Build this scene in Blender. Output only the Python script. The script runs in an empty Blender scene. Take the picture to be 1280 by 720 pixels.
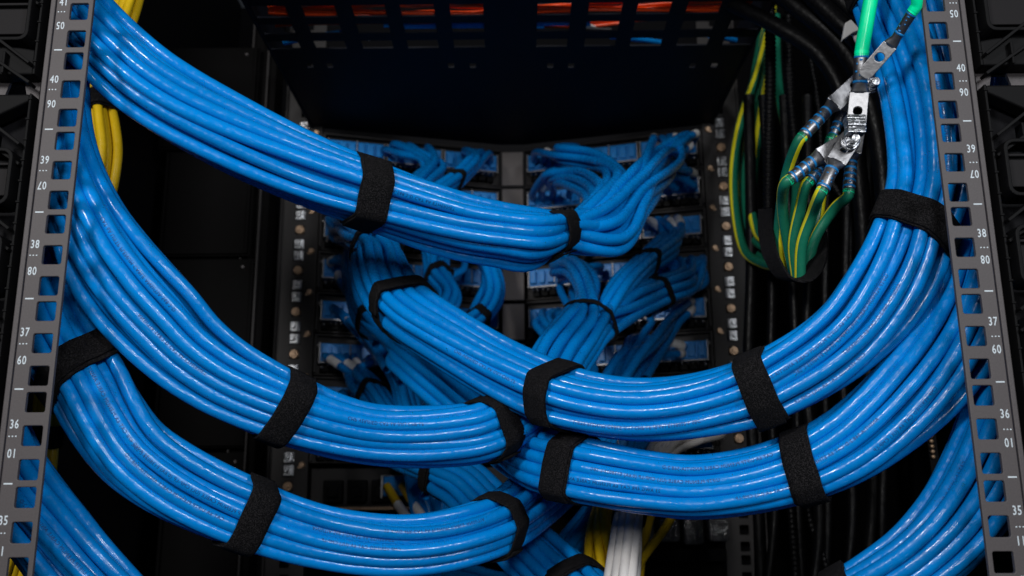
import bpy, bmesh, math, random
import numpy as np
from mathutils import Vector, Matrix

# ------------------------------------------------------------------ camera, world, light
SC = bpy.context.scene
COL = SC.collection
F = 1170.0                                  # focal length in photo pixels (1280 wide)
CAM = np.array([5.1157, -445.92, -279.94])  # millimetres
RX, RY, RZ = .2324, .0065, .0065
W = 225.76                                  # half distance between rail hole columns
FAR = 505.96                                # depth of the far rails
U = 44.45
def _rot():
    cx, sx, cy, sy, cz, sz = math.cos(RX), math.sin(RX), math.cos(RY), math.sin(RY), math.cos(RZ), math.sin(RZ)
    a = np.array([[1, 0, 0], [0, cx, -sx], [0, sx, cx]])
    b = np.array([[cy, 0, sy], [0, 1, 0], [-sy, 0, cy]])
    c = np.array([[cz, -sz, 0], [sz, cz, 0], [0, 0, 1]])
    return c @ a @ b
ROT = _rot()
def P(u, v, y):
    """point at depth y (mm) seen at photo position u, v"""
    d = ROT @ np.array([(u - 640) / F, 1, (360 - v) / F])
    return CAM + d * ((y - CAM[1]) / d[1])
def pxmm(p):
    return F / float((np.asarray(p) - CAM) @ ROT[:, 1])

cam = bpy.data.cameras.new('camera'); camo = bpy.data.objects.new('camera', cam); COL.objects.link(camo)
R_ = ROT
camo.matrix_world = Matrix(((R_[0][0], R_[0][2], -R_[0][1], CAM[0] / 1000), (R_[1][0], R_[1][2], -R_[1][1], CAM[1] / 1000),
                            (R_[2][0], R_[2][2], -R_[2][1], CAM[2] / 1000), (0, 0, 0, 1)))
cam.sensor_width = 36; cam.lens = 36 * F / 1280; cam.clip_start = .01; cam.clip_end = 50
cam.dof.use_dof = True; cam.dof.focus_distance = .52; cam.dof.aperture_fstop = (36 * F / 1280) / 3.3
cam.dof.aperture_blades = 7
SC.camera = camo

world = bpy.data.worlds.new('World'); SC.world = world; world.use_nodes = True
world.node_tree.nodes['Background'].inputs[0].default_value = (.75, .85, 1, 1)
world.node_tree.nodes['Background'].inputs[1].default_value = .02

def area(name, loc, target, size, power, color=(1, 1, 1), sy=None):
    l = bpy.data.lights.new(name, 'AREA'); l.shape = 'RECTANGLE'; l.size = size; l.size_y = sy or size; l.energy = power; l.color = color
    o = bpy.data.objects.new(name, l); COL.objects.link(o); o.location = loc
    o.rotation_euler = (Vector(target) - Vector(loc)).to_track_quat('-Z', 'Y').to_euler()
    return o
area('key_lamp', (-.50, -.95, .22), (0, .12, -.13),   .16, 8.4, (1, .985, .97), .20)
area('fill_lamp', (.54, -.92, .18), (.02, .12, -.15), .18, 5.6, (.95, .97, 1), .20)
area('front_lamp', (.05, -.80, -.12), (0, .45, -.10), .13, 2.0, (.97, .98, 1), .14)

sp = bpy.data.lights.new('tray_boost_spot', 'SPOT'); sp.energy = 13; sp.spot_size = math.radians(36); sp.spot_blend = .6; sp.shadow_soft_size = .05  # added spot to brighten the orange cables over the tray, no real source
spo = bpy.data.objects.new('tray_boost_spot', sp); COL.objects.link(spo); spo.location = (0, -.45, .45); spo.rotation_euler = (Vector((0, .32, .12)) - Vector((0, -.45, .45))).to_track_quat('-Z', 'Y').to_euler()

SC.view_settings.view_transform = 'Standard'; SC.view_settings.look = 'None'
SC.view_settings.exposure = 0; SC.view_settings.gamma = 1
SC.render.engine = 'CYCLES'

# ------------------------------------------------------------------ materials
def mat(name, col, rough=.5, metal=0, bump=0, scale=400, coords='Object', spec=.5, var=0, coat=0, sheen=0, stretch=None, dist=.0003, detail=3):
    m = bpy.data.materials.new(name); m.use_nodes = True
    nt = m.node_tree; b = nt.nodes['Principled BSDF']
    b.inputs['Base Color'].default_value = (*col, 1); b.inputs['Roughness'].default_value = rough
    b.inputs['Metallic'].default_value = metal; b.inputs['Specular IOR Level'].default_value = spec
    if coat: b.inputs['Coat Weight'].default_value = coat; b.inputs['Coat Roughness'].default_value = .15
    if sheen: b.inputs['Sheen Weight'].default_value = sheen; b.inputs['Sheen Roughness'].default_value = .6
    tc = nt.nodes.new('ShaderNodeTexCoord'); mp = nt.nodes.new('ShaderNodeMapping')
    nt.links.new(tc.outputs[coords], mp.inputs[0])
    if stretch: mp.inputs['Scale'].default_value = stretch
    if bump:
        n = nt.nodes.new('ShaderNodeTexNoise'); n.inputs['Scale'].default_value = scale; n.inputs['Detail'].default_value = detail
        bp = nt.nodes.new('ShaderNodeBump'); bp.inputs['Strength'].default_value = bump; bp.inputs['Distance'].default_value = dist
        nt.links.new(mp.outputs[0], n.inputs[0]); nt.links.new(n.outputs[0], bp.inputs['Height']); nt.links.new(bp.outputs[0], b.inputs['Normal'])
    if var:
        n2 = nt.nodes.new('ShaderNodeTexNoise'); n2.inputs['Scale'].default_value = scale * .6; n2.inputs['Detail'].default_value = 4
        mx = nt.nodes.new('ShaderNodeMix'); mx.data_type = 'RGBA'
        mx.inputs[6].default_value = (*[c * (1 - var) for c in col], 1); mx.inputs[7].default_value = (*[min(1, c * (1 + var)) for c in col], 1)
        nt.links.new(mp.outputs[0], n2.inputs[0]); nt.links.new(n2.outputs[0], mx.inputs[0]); nt.links.new(mx.outputs[2], b.inputs['Base Color'])
    return m

def cable_mat(name, col, rough=.33, wear=.5, bumpy=1.0):
    """glossy jacket: lumps of the twisted pairs, fine orange peel, scuffs; UV is in centimetres along / around the cable"""
    m = bpy.data.materials.new(name); m.use_nodes = True
    nt = m.node_tree; N = nt.nodes; L = nt.links; b = N['Principled BSDF']
    tc = N.new('ShaderNodeTexCoord'); oi = N.new('ShaderNodeObjectInfo')
    off = N.new('ShaderNodeVectorMath'); off.operation = 'SCALE'; off.inputs[0].default_value = (57, 31, 13)
    L.new(oi.outputs['Random'], off.inputs['Scale'])
    add = N.new('ShaderNodeVectorMath'); add.operation = 'ADD'; L.new(tc.outputs['UV'], add.inputs[0]); L.new(off.outputs[0], add.inputs[1])
    def noise(sx, sy, detail=2, sc=1):
        mp = N.new('ShaderNodeMapping'); mp.inputs['Scale'].default_value = (sx, sy, 1); L.new(add.outputs[0], mp.inputs[0])
        n = N.new('ShaderNodeTexNoise'); n.inputs['Scale'].default_value = sc; n.inputs['Detail'].default_value = detail
        L.new(mp.outputs[0], n.inputs[0]); return n
    n1 = noise(.9, .9); n2 = noise(3.2, 4.5); n3 = noise(22, 22, 3); n4 = noise(1.6, 9, 4)
    b1 = N.new('ShaderNodeBump'); b1.inputs['Strength'].default_value = .8 * bumpy; b1.inputs['Distance'].default_value = .0009; L.new(n1.outputs[0], b1.inputs['Height'])
    b2 = N.new('ShaderNodeBump'); b2.inputs['Strength'].default_value = .5 * bumpy; b2.inputs['Distance'].default_value = .00018; L.new(n2.outputs[0], b2.inputs['Height']); L.new(b1.outputs[0], b2.inputs['Normal'])
    b3 = N.new('ShaderNodeBump'); b3.inputs['Strength'].default_value = .35; b3.inputs['Distance'].default_value = .00005; L.new(n3.outputs[0], b3.inputs['Height']); L.new(b2.outputs[0], b3.inputs['Normal'])
    L.new(b3.outputs[0], b.inputs['Normal'])
    # scuffed patches: thin scratches running along the jacket
    r = N.new('ShaderNodeValToRGB'); r.color_ramp.elements[0].position = .63; r.color_ramp.elements[1].position = .72
    L.new(n4.outputs[0], r.inputs[0])
    hue = N.new('ShaderNodeMix'); hue.data_type = 'RGBA'
    hue.inputs[6].default_value = (*[c * .88 for c in col], 1); hue.inputs[7].default_value = (*[min(1, c * 1.1) for c in col], 1)
    L.new(oi.outputs['Random'], hue.inputs[0])
    mx = N.new('ShaderNodeMix'); mx.data_type = 'RGBA'; L.new(hue.outputs[2], mx.inputs[6])
    mx.inputs[7].default_value = (*[min(1, c * 1.0 + .05) for c in col], 1)
    k = N.new('ShaderNodeMath'); k.operation = 'MULTIPLY'; k.inputs[1].default_value = wear; L.new(r.outputs[0], k.inputs[0]); L.new(k.outputs[0], mx.inputs[0])
    L.new(mx.outputs[2], b.inputs['Base Color'])
    rr = N.new('ShaderNodeMapRange'); rr.inputs[1].default_value = .35; rr.inputs[2].default_value = .7; rr.inputs[3].default_value = rough - .08; rr.inputs[4].default_value = rough + .16
    L.new(n2.outputs[0], rr.inputs[0]); L.new(rr.outputs[0], b.inputs['Roughness'])
    b.inputs['Specular IOR Level'].default_value = .36
    return m

def velcro_mat():
    m = bpy.data.materials.new('velcro_black'); m.use_nodes = True
    nt = m.node_tree; N = nt.nodes; L = nt.links; b = N['Principled BSDF']
    tc = N.new('ShaderNodeTexCoord')
    n = N.new('ShaderNodeTexNoise'); n.inputs['Scale'].default_value = 1500; n.inputs['Detail'].default_value = 5; n.inputs['Roughness'].default_value = .7
    v = N.new('ShaderNodeTexVoronoi'); v.inputs['Scale'].default_value = 1100
    L.new(tc.outputs['Object'], n.inputs[0]); L.new(tc.outputs['Object'], v.inputs[0])
    r = N.new('ShaderNodeValToRGB'); r.color_ramp.elements[0].position = .47; r.color_ramp.elements[0].color = (.0025, .0025, .003, 1)
    r.color_ramp.elements[1].position = .72; r.color_ramp.elements[1].color = (.032, .03, .032, 1)
    L.new(n.outputs[0], r.inputs[0]); L.new(r.outputs[0], b.inputs['Base Color'])
    b1 = N.new('ShaderNodeBump'); b1.inputs['Strength'].default_value = 1; b1.inputs['Distance'].default_value = .0006; L.new(n.outputs[0], b1.inputs['Height'])
    L.new(b1.outputs[0], b.inputs['Normal'])
    b.inputs['Roughness'].default_value = .95; b.inputs['Specular IOR Level'].default_value = .1
    return m

BLUE = cable_mat('blue_jacket', (.0, .192, .58), rough=.23)
YEL = cable_mat('yellow_jacket', (.70, .46, .01), wear=.2)
WHITE = cable_mat('white_jacket', (.60, .58, .56), wear=.1)
ORANGE = cable_mat('orange_jacket', (.85, .07, .004), wear=.1)
BLACKC = cable_mat('black_jacket', (.0025, .0025, .003), rough=.42, wear=.0)
BLACKC.node_tree.nodes['Principled BSDF'].inputs['Specular IOR Level'].default_value = .14
GREEN = cable_mat('bright_green_jacket', (.0, .85, .38), rough=.3, wear=.0, bumpy=.15)
VEL = velcro_mat()
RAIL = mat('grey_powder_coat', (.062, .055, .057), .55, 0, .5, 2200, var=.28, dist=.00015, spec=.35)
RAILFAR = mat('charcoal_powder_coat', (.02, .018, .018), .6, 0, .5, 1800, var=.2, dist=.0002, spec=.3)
EDGE = mat('rail_mark_white', (.50, .57, .62), .6, var=.1)
PLAST = mat('black_plastic', (.002, .002, .0024), .62, 0, .5, 1500, dist=.0001, spec=.12)
PLAST_LIT = mat('lit_plastic_face', (.009, .0082, .009), .6, 0, .5, 1500, dist=.0001, spec=.12)  # same black plastic, lighter base colour carrying the light on the recessed faces
BLACK = mat('black_steel', (.003, .003, .004), .7, 0, .4, 900, dist=.0002, spec=.1)
DARKP = mat('dark_panel', (.0022, .002, .0021), .75, 0, .4, 700, var=.25, dist=.0002, spec=.06)
SHELF = mat('blue_black_sheet', (.003, .004, .0085), .6, 0, .3, 900, var=.3, dist=.0001, spec=.15)
PLATE = mat('centre_plate_grey', (.16, .142, .135), .6, 0, .4, 900, var=.15)
CHROME = mat('chrome', (.42, .43, .45), .34, 1, 1, 420, dist=.0007, var=.6)
TIN = mat('tinned_copper', (.30, .30, .31), .42, 1, .6, 500, dist=.00018, var=.4)
BRASS = mat('brass', (.46, .31, .20), .45, .6, .6, 900, dist=.0002, var=.3)
PRINT = mat('dark_print', (.0, .035, .17), .6)
JACK = mat('blue_module', (.0, .20, .58), .4, 0, .6, 600, dist=.0004, var=.45, spec=.4)
TAG = mat('white_label_wrap', (.80, .79, .78), .5, 0, .5, 900, var=.3, dist=.0003)
BLUEPRINT = mat('blue_ink', (.005, .17, .45), .4, var=.2)
TIE = mat('white_nylon', (.62, .62, .62), .4)

def gy_mat():
    m = cable_mat('green_yellow_jacket', (.008, .13, .075), rough=.33, wear=.1, bumpy=.5)
    nt = m.node_tree; N = nt.nodes; L = nt.links; b = N['Principled BSDF']
    tc = N.new('ShaderNodeTexCoord'); s = N.new('ShaderNodeSeparateXYZ'); L.new(tc.outputs['UV'], s.inputs[0])
    oi = N.new('ShaderNodeObjectInfo')
    # yellow stripe winds slowly about the wire: fract(v_turns + u*k + random)
    at = N.new('ShaderNodeAttribute'); at.attribute_name = 'turn'
    mu = N.new('ShaderNodeMath'); mu.operation = 'MULTIPLY_ADD'; L.new(s.outputs[0], mu.inputs[0]); mu.inputs[1].default_value = .014; L.new(oi.outputs['Random'], mu.inputs[2])
    a = N.new('ShaderNodeMath'); a.operation = 'ADD'; L.new(at.outputs['Fac'], a.inputs[0])
    sc_ = N.new('ShaderNodeMath'); sc_.operation = 'MULTIPLY_ADD'; L.new(mu.outputs[0], sc_.inputs[0]); sc_.inputs[1].default_value = .45; sc_.inputs[2].default_value = .40; L.new(sc_.outputs[0], a.inputs[1])
    fr = N.new('ShaderNodeMath'); fr.operation = 'FRACT'; L.new(a.outputs[0], fr.inputs[0])
    lt = N.new('ShaderNodeMath'); lt.operation = 'LESS_THAN'; L.new(fr.outputs[0], lt.inputs[0]); lt.inputs[1].default_value = .15
    src = b.inputs['Base Color'].links[0].from_socket
    mx = N.new('ShaderNodeMix'); mx.data_type = 'RGBA'; L.new(lt.outputs[0], mx.inputs[0]); L.new(src, mx.inputs[6]); mx.inputs[7].default_value = (.66, .60, .015, 1)
    L.new(mx.outputs[2], b.inputs['Base Color'])
    return m
GY = gy_mat()

# ------------------------------------------------------------------ helpers
def empty(name, loc=(0, 0, 0)):
    o = bpy.data.objects.new(name, None); COL.objects.link(o); o.location = Vector(loc) / 1000; o.empty_display_size = .02
    return o
def tag(o, label=None, cat=None, group=None, kind=None):
    if label: o['label'] = label
    if cat: o['category'] = cat
    if group: o['group'] = group
    if kind: o['kind'] = kind
    return o
def root_of(p):
    while p is not None and p.parent is not None: p = p.parent
    return p
def make(name, verts, faces, material, parent=None, smooth=False, uvs=None, attr=None):
    """verts in mm world; stored relative to the thing's empty"""
    r = root_of(parent); org = np.array(r.location) if r is not None else np.zeros(3)
    me = bpy.data.meshes.new(name)
    v = np.asarray(verts, float) / 1000
    if parent is None:
        org = v.mean(0)
    v = v - org
    me.from_pydata(v.tolist(), [], faces)
    me.materials.append(material)
    if smooth: me.polygons.foreach_set('use_smooth', [True] * len(me.polygons))
    if uvs is not None:
        l = me.uv_layers.new(name='UVMap'); l.data.foreach_set('uv', np.asarray(uvs, np.float32).ravel())
    if attr is not None:
        a = me.attributes.new('turn', 'FLOAT', 'CORNER'); a.data.foreach_set('value', np.asarray(attr, np.float32))
    me.update()
    o = bpy.data.objects.new(name, me); COL.objects.link(o)
    if parent is not None: o.parent = parent
    else: o.location = org
    return o
def bev(o, w=.4, seg=2):
    m = o.modifiers.new('bevel', 'BEVEL'); m.width = w / 1000; m.segments = seg; m.limit_method = 'ANGLE'; m.angle_limit = math.radians(35)
    return o
class MB:
    def __init__(s): s.v = []; s.f = []
    def add(s, vs, fs):
        n = len(s.v); s.v += [tuple(x) for x in vs]; s.f += [tuple(n + i for i in f) for f in fs]
    def box(s, x0, x1, y0, y1, z0, z1):
        x0, x1 = sorted((x0, x1)); y0, y1 = sorted((y0, y1)); z0, z1 = sorted((z0, z1))
        vs = [(x, y, z) for x in (x0, x1) for y in (y0, y1) for z in (z0, z1)]
        s.add(vs, [(0, 1, 3, 2), (4, 6, 7, 5), (0, 4, 5, 1), (2, 3, 7, 6), (0, 2, 6, 4), (1, 5, 7, 3)])
    def obox(s, c, ax, ay, az):
        """oriented box: centre, three half-axis vectors"""
        c, ax, ay, az = map(np.asarray, (c, ax, ay, az))
        vs = [c + i * ax + j * ay + k * az for i in (-1, 1) for j in (-1, 1) for k in (-1, 1)]
        s.add(vs, [(0, 1, 3, 2), (4, 6, 7, 5), (0, 4, 5, 1), (2, 3, 7, 6), (0, 2, 6, 4), (1, 5, 7, 3)])
    def bar(s, a, b, w, d, up=(0, 1, 0)):
        a = np.asarray(a, float); b = np.asarray(b, float); t = (b - a); L = np.linalg.norm(t); t /= L
        up = np.asarray(up, float); e = np.cross(t, up); e /= np.linalg.norm(e); g = np.cross(e, t)
        s.obox((a + b) / 2, t * L / 2, e * w / 2, g * d / 2)
    def cyl(s, a, b, r, r2=None, n=14):
        a = np.asarray(a, float); b = np.asarray(b, float); r2 = r if r2 is None else r2
        t = b - a; t /= np.linalg.norm(t); q = np.array([1, 0, 0]) if abs(t[0]) < .8 else np.array([0, 0, 1.])
        e = np.cross(t, q); e /= np.linalg.norm(e); g = np.cross(t, e)
        vs = []
        for c, rr in ((a, r), (b, r2)):
            for k in range(n):
                th = 2 * math.pi * k / n; vs.append(c + rr * (math.cos(th) * e + math.sin(th) * g))
        fs = [(k, (k + 1) % n, n + (k + 1) % n, n + k) for k in range(n)] + [tuple(range(n))[::-1], tuple(range(n, 2 * n))]
        s.add(vs, fs)
    def prism(s, poly, ez, depth):
        """poly list of 3D pts, extruded by vector ez*depth"""
        n = len(poly); poly = [np.asarray(p, float) for p in poly]; e = np.asarray(ez, float) * depth
        s.add(poly + [p + e for p in poly], [tuple(range(n)), tuple(range(2 * n - 1, n - 1, -1))] + [(i, n + i, n + (i + 1) % n, (i + 1) % n) for i in range(n)])
    def build(s, name, m, parent=None, smooth=False): return make(name, s.v, s.f, m, parent, smooth)

def holed_plate(name, outer, holes, to3, thick_vec, material, parent):
    """flat plate with real holes: outer and holes are 2D loops; to3 maps (a,b) to world mm"""
    from mathutils.geometry import delaunay_2d_cdt
    pts = []; cons = []
    for lp in [outer] + holes:
        n0 = len(pts); pts += [Vector((p[0], p[1])) for p in lp]
        cons += [(n0 + i, n0 + (i + 1) % len(lp)) for i in range(len(lp))]
    vo, eo, fo, _, _, _ = delaunay_2d_cdt(pts, cons, [], 1, 1e-5)
    boxes = [(min(p[0] for p in h), max(p[0] for p in h), min(p[1] for p in h), max(p[1] for p in h), h) for h in holes]
    def inside(x, y, lp):
        c = False; j = len(lp) - 1
        for i in range(len(lp)):
            if (lp[i][1] > y) != (lp[j][1] > y) and x < (lp[j][0] - lp[i][0]) * (y - lp[i][1]) / (lp[j][1] - lp[i][1]) + lp[i][0]: c = not c
            j = i
        return c
    bm = bmesh.new(); bv = [bm.verts.new((v.x, v.y, 0)) for v in vo]
    for f in fo:
        x = sum(vo[i].x for i in f) / len(f); y = sum(vo[i].y for i in f) / len(f)
        if not inside(x, y, outer) or any(b[0] < x < b[1] and b[2] < y < b[3] and inside(x, y, b[4]) for b in boxes): continue
        bm.faces.new([bv[i] for i in f])
    bmesh.ops.delete(bm, geom=[v for v in bm.verts if not v.link_faces], context='VERTS')
    ret = bmesh.ops.extrude_face_region(bm, geom=list(bm.faces))
    bm.verts.index_update(); tops = set(g.index for g in ret['geom'] if isinstance(g, bmesh.types.BMVert))
    verts = []
    for v in bm.verts:
        p = np.asarray(to3(v.co.x, v.co.y), float)
        if v.index in tops: p = p + np.asarray(thick_vec)
        verts.append(p)
    faces = [tuple(v.index for v in f.verts) for f in bm.faces]; bm.free()
    o = make(name, verts, faces, material, parent)
    b2 = bmesh.new(); b2.from_mesh(o.data); bmesh.ops.recalc_face_normals(b2, faces=list(b2.faces)); b2.to_mesh(o.data); b2.free()
    return o
def rrect(cx, cy, w, h, r, n=3):
    pts = []
    for sx, sy, a0 in ((1, 1, 0), (-1, 1, 90), (-1, -1, 180), (1, -1, 270)):
        for k in range(n + 1):
            a = math.radians(a0 + 90 * k / n)
            pts.append((cx + sx * (w / 2 - r) + r * math.cos(a), cy + sy * (h / 2 - r) + r * math.sin(a)))
    return pts

# text as mesh data (2D, mm) -----------------------------------------------------
_tc = {}
def text2d(txt, size, cuts=0, squeeze=1.0, weight=0.0):
    key = (txt, size, cuts, squeeze, weight)
    if key in _tc: return _tc[key]
    cu = bpy.data.curves.new('t', 'FONT'); cu.body = txt; cu.size = size; cu.resolution_u = 2; cu.space_character = 1.12; cu.offset = weight
    ob = bpy.data.objects.new('t', cu); COL.objects.link(ob)
    dg = bpy.context.evaluated_depsgraph_get(); dg.update()
    me = bpy.data.meshes.new_from_object(ob.evaluated_get(dg))
    bm = bmesh.new(); bm.from_mesh(me); bmesh.ops.triangulate(bm, faces=list(bm.faces))
    for k in range(cuts):
        y = size * .75 * (k + 1) / (cuts + 1)
        bmesh.ops.bisect_plane(bm, geom=list(bm.verts) + list(bm.edges) + list(bm.faces), plane_co=(0, y, 0), plane_no=(0, 1, 0))
    bm.verts.index_update()
    v = np.array([(q.co.x * squeeze, q.co.y) for q in bm.verts]); f = [tuple(q.index for q in p.verts) for p in bm.faces]
    bm.free(); bpy.data.objects.remove(ob); bpy.data.curves.remove(cu); bpy.data.meshes.remove(me)
    _tc[key] = (v, f); return v, f

# curves -------------------------------------------------------------------------
def catmull(pts, step, extra=None):
    """centripetal Catmull-Rom through pts (rows may carry extra columns after xyz)"""
    p = np.asarray(pts, float); n = len(p)
    if n == 2: p = np.vstack([p[0], (p[0] + p[1]) / 2, p[1]]); n = 3
    p = np.vstack([2 * p[0] - p[1], p, 2 * p[-1] - p[-2]])
    out = []
    for i in range(1, n):
        P0, P1, P2, P3 = p[i - 1], p[i], p[i + 1], p[i + 2]
        t0 = 0; t1 = t0 + max(1e-3, np.linalg.norm((P1 - P0)[:3])) ** .5; t2 = t1 + max(1e-3, np.linalg.norm((P2 - P1)[:3])) ** .5; t3 = t2 + max(1e-3, np.linalg.norm((P3 - P2)[:3])) ** .5
        m = max(2, int(np.linalg.norm((P2 - P1)[:3]) / step * 1.1) + 1)
        for t in np.linspace(t1, t2, m, endpoint=False):
            A1 = (t1 - t) / (t1 - t0) * P0 + (t - t0) / (t1 - t0) * P1; A2 = (t2 - t) / (t2 - t1) * P1 + (t - t1) / (t2 - t1) * P2; A3 = (t3 - t) / (t3 - t2) * P2 + (t - t2) / (t3 - t2) * P3
            B1 = (t2 - t) / (t2 - t0) * A1 + (t - t0) / (t2 - t0) * A2; B2 = (t3 - t) / (t3 - t1) * A2 + (t - t1) / (t3 - t1) * A3
            out.append((t2 - t) / (t2 - t1) * B1 + (t - t1) / (t2 - t1) * B2)
    out.append(p[-2]); return np.array(out)
def unit(a): return a / np.maximum(1e-9, np.linalg.norm(a, axis=-1, keepdims=True))
def frames(pl):
    """tangent, side (across the picture), away (from camera) at each point"""
    T = unit(np.gradient(pl, axis=0)); V = unit(pl - CAM); 
    A = V - T * (T * V).sum(1, keepdims=True)
    ln = np.linalg.norm(A, axis=1)
    for i in range(len(A)):
        if ln[i] < .25 and i > 0:
            a = A[i - 1] - T[i] * (T[i] @ A[i - 1]); A[i] = a
    A = unit(A); S = np.cross(A, T)
    return T, unit(S), A
def sweep(pl, r, n=12, radf=None):
    T, S, A = frames(pl); m = len(pl)
    th = np.arange(n) / n * 2 * math.pi
    # seam away from camera
    ring = A[:, None, :] * np.cos(th)[None, :, None] + S[:, None, :] * np.sin(th)[None, :, None]
    rr = np.full(m, r) if radf is None else radf
    v = (pl[:, None, :] + ring * rr[:, None, None]).reshape(-1, 3)
    s = np.concatenate([[0], np.cumsum(np.linalg.norm(np.diff(pl, axis=0), axis=1))]) / 10
    i = np.arange(m - 1)[:, None]; k = np.arange(n)[None, :]
    a = i * n + k; b = i * n + (k + 1) % n; c = (i + 1) * n + (k + 1) % n; d = (i + 1) * n + k
    f = np.stack([a, b, c, d], -1).reshape(-1, 4)
    circ = 2 * math.pi * r / 10
    I = np.broadcast_to(i, (m - 1, n)); K = np.broadcast_to(k, (m - 1, n))
    uv = np.stack([np.stack([s[I], K / n * circ], -1), np.stack([s[I], (K + 1) / n * circ], -1), np.stack([s[I + 1], (K + 1) / n * circ], -1), np.stack([s[I + 1], K / n * circ], -1)], 2).reshape(-1, 2)
    turn = uv[:, 1] / circ
    return v, f, uv, turn
def tube(name, pl, r, m, parent, n=12, radf=None, stripe=False):
    v, f, uv, turn = sweep(pl, r, n, radf)
    fl = f.tolist(); nv = len(v); k = len(pl)
    o = make(name, v, fl, m, parent, True, uv, turn if stripe else None)
    return o
def resample(pl, step):
    d = np.concatenate([[0], np.cumsum(np.linalg.norm(np.diff(pl, axis=0), axis=1))])
    s = np.linspace(0, d[-1], max(3, int(d[-1] / step) + 1))
    return np.stack([np.interp(s, d, pl[:, j]) for j in range(pl.shape[1])], 1)

def packing(n, r, rng):
    """n touching circles gathered round the centre"""
    pts = []
    R = 2
    for i in range(-R - 2, R + 3):
        for j in range(-R - 2, R + 3):
            pts.append((2 * r * (i + j / 2), 2 * r * j * .8660))
    ox, oy = rng.uniform(-r, r), rng.uniform(-r, r)
    pts = sorted(pts, key=lambda p: math.hypot(p[0] - ox, p[1] - oy))[:n]
    a = np.array(pts); a -= a.mean(0)
    a += np.array([[rng.uniform(-.3, .3) * r, rng.uniform(-.3, .3) * r] for _ in range(n)])
    for _ in range(60):
        d = a[:, None] - a[None]; L = np.linalg.norm(d, axis=2) + 1e-9; np.fill_diagonal(L, 1e9)
        push = np.clip(2 * r * .985 - L, 0, None)
        a += (d / L[..., None] * push[..., None]).sum(1) * .35
        a *= .998
    return a

def hull2(p):
    p = sorted(map(tuple, p)); 
    def half(q):
        h = []
        for x in q:
            while len(h) > 1 and (h[-1][0] - h[-2][0]) * (x[1] - h[-2][1]) - (h[-1][1] - h[-2][1]) * (x[0] - h[-2][0]) <= 0: h.pop()
            h.append(x)
        return h
    a = half(p); b = half(p[::-1]); return np.array(a[:-1] + b[:-1])

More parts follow.
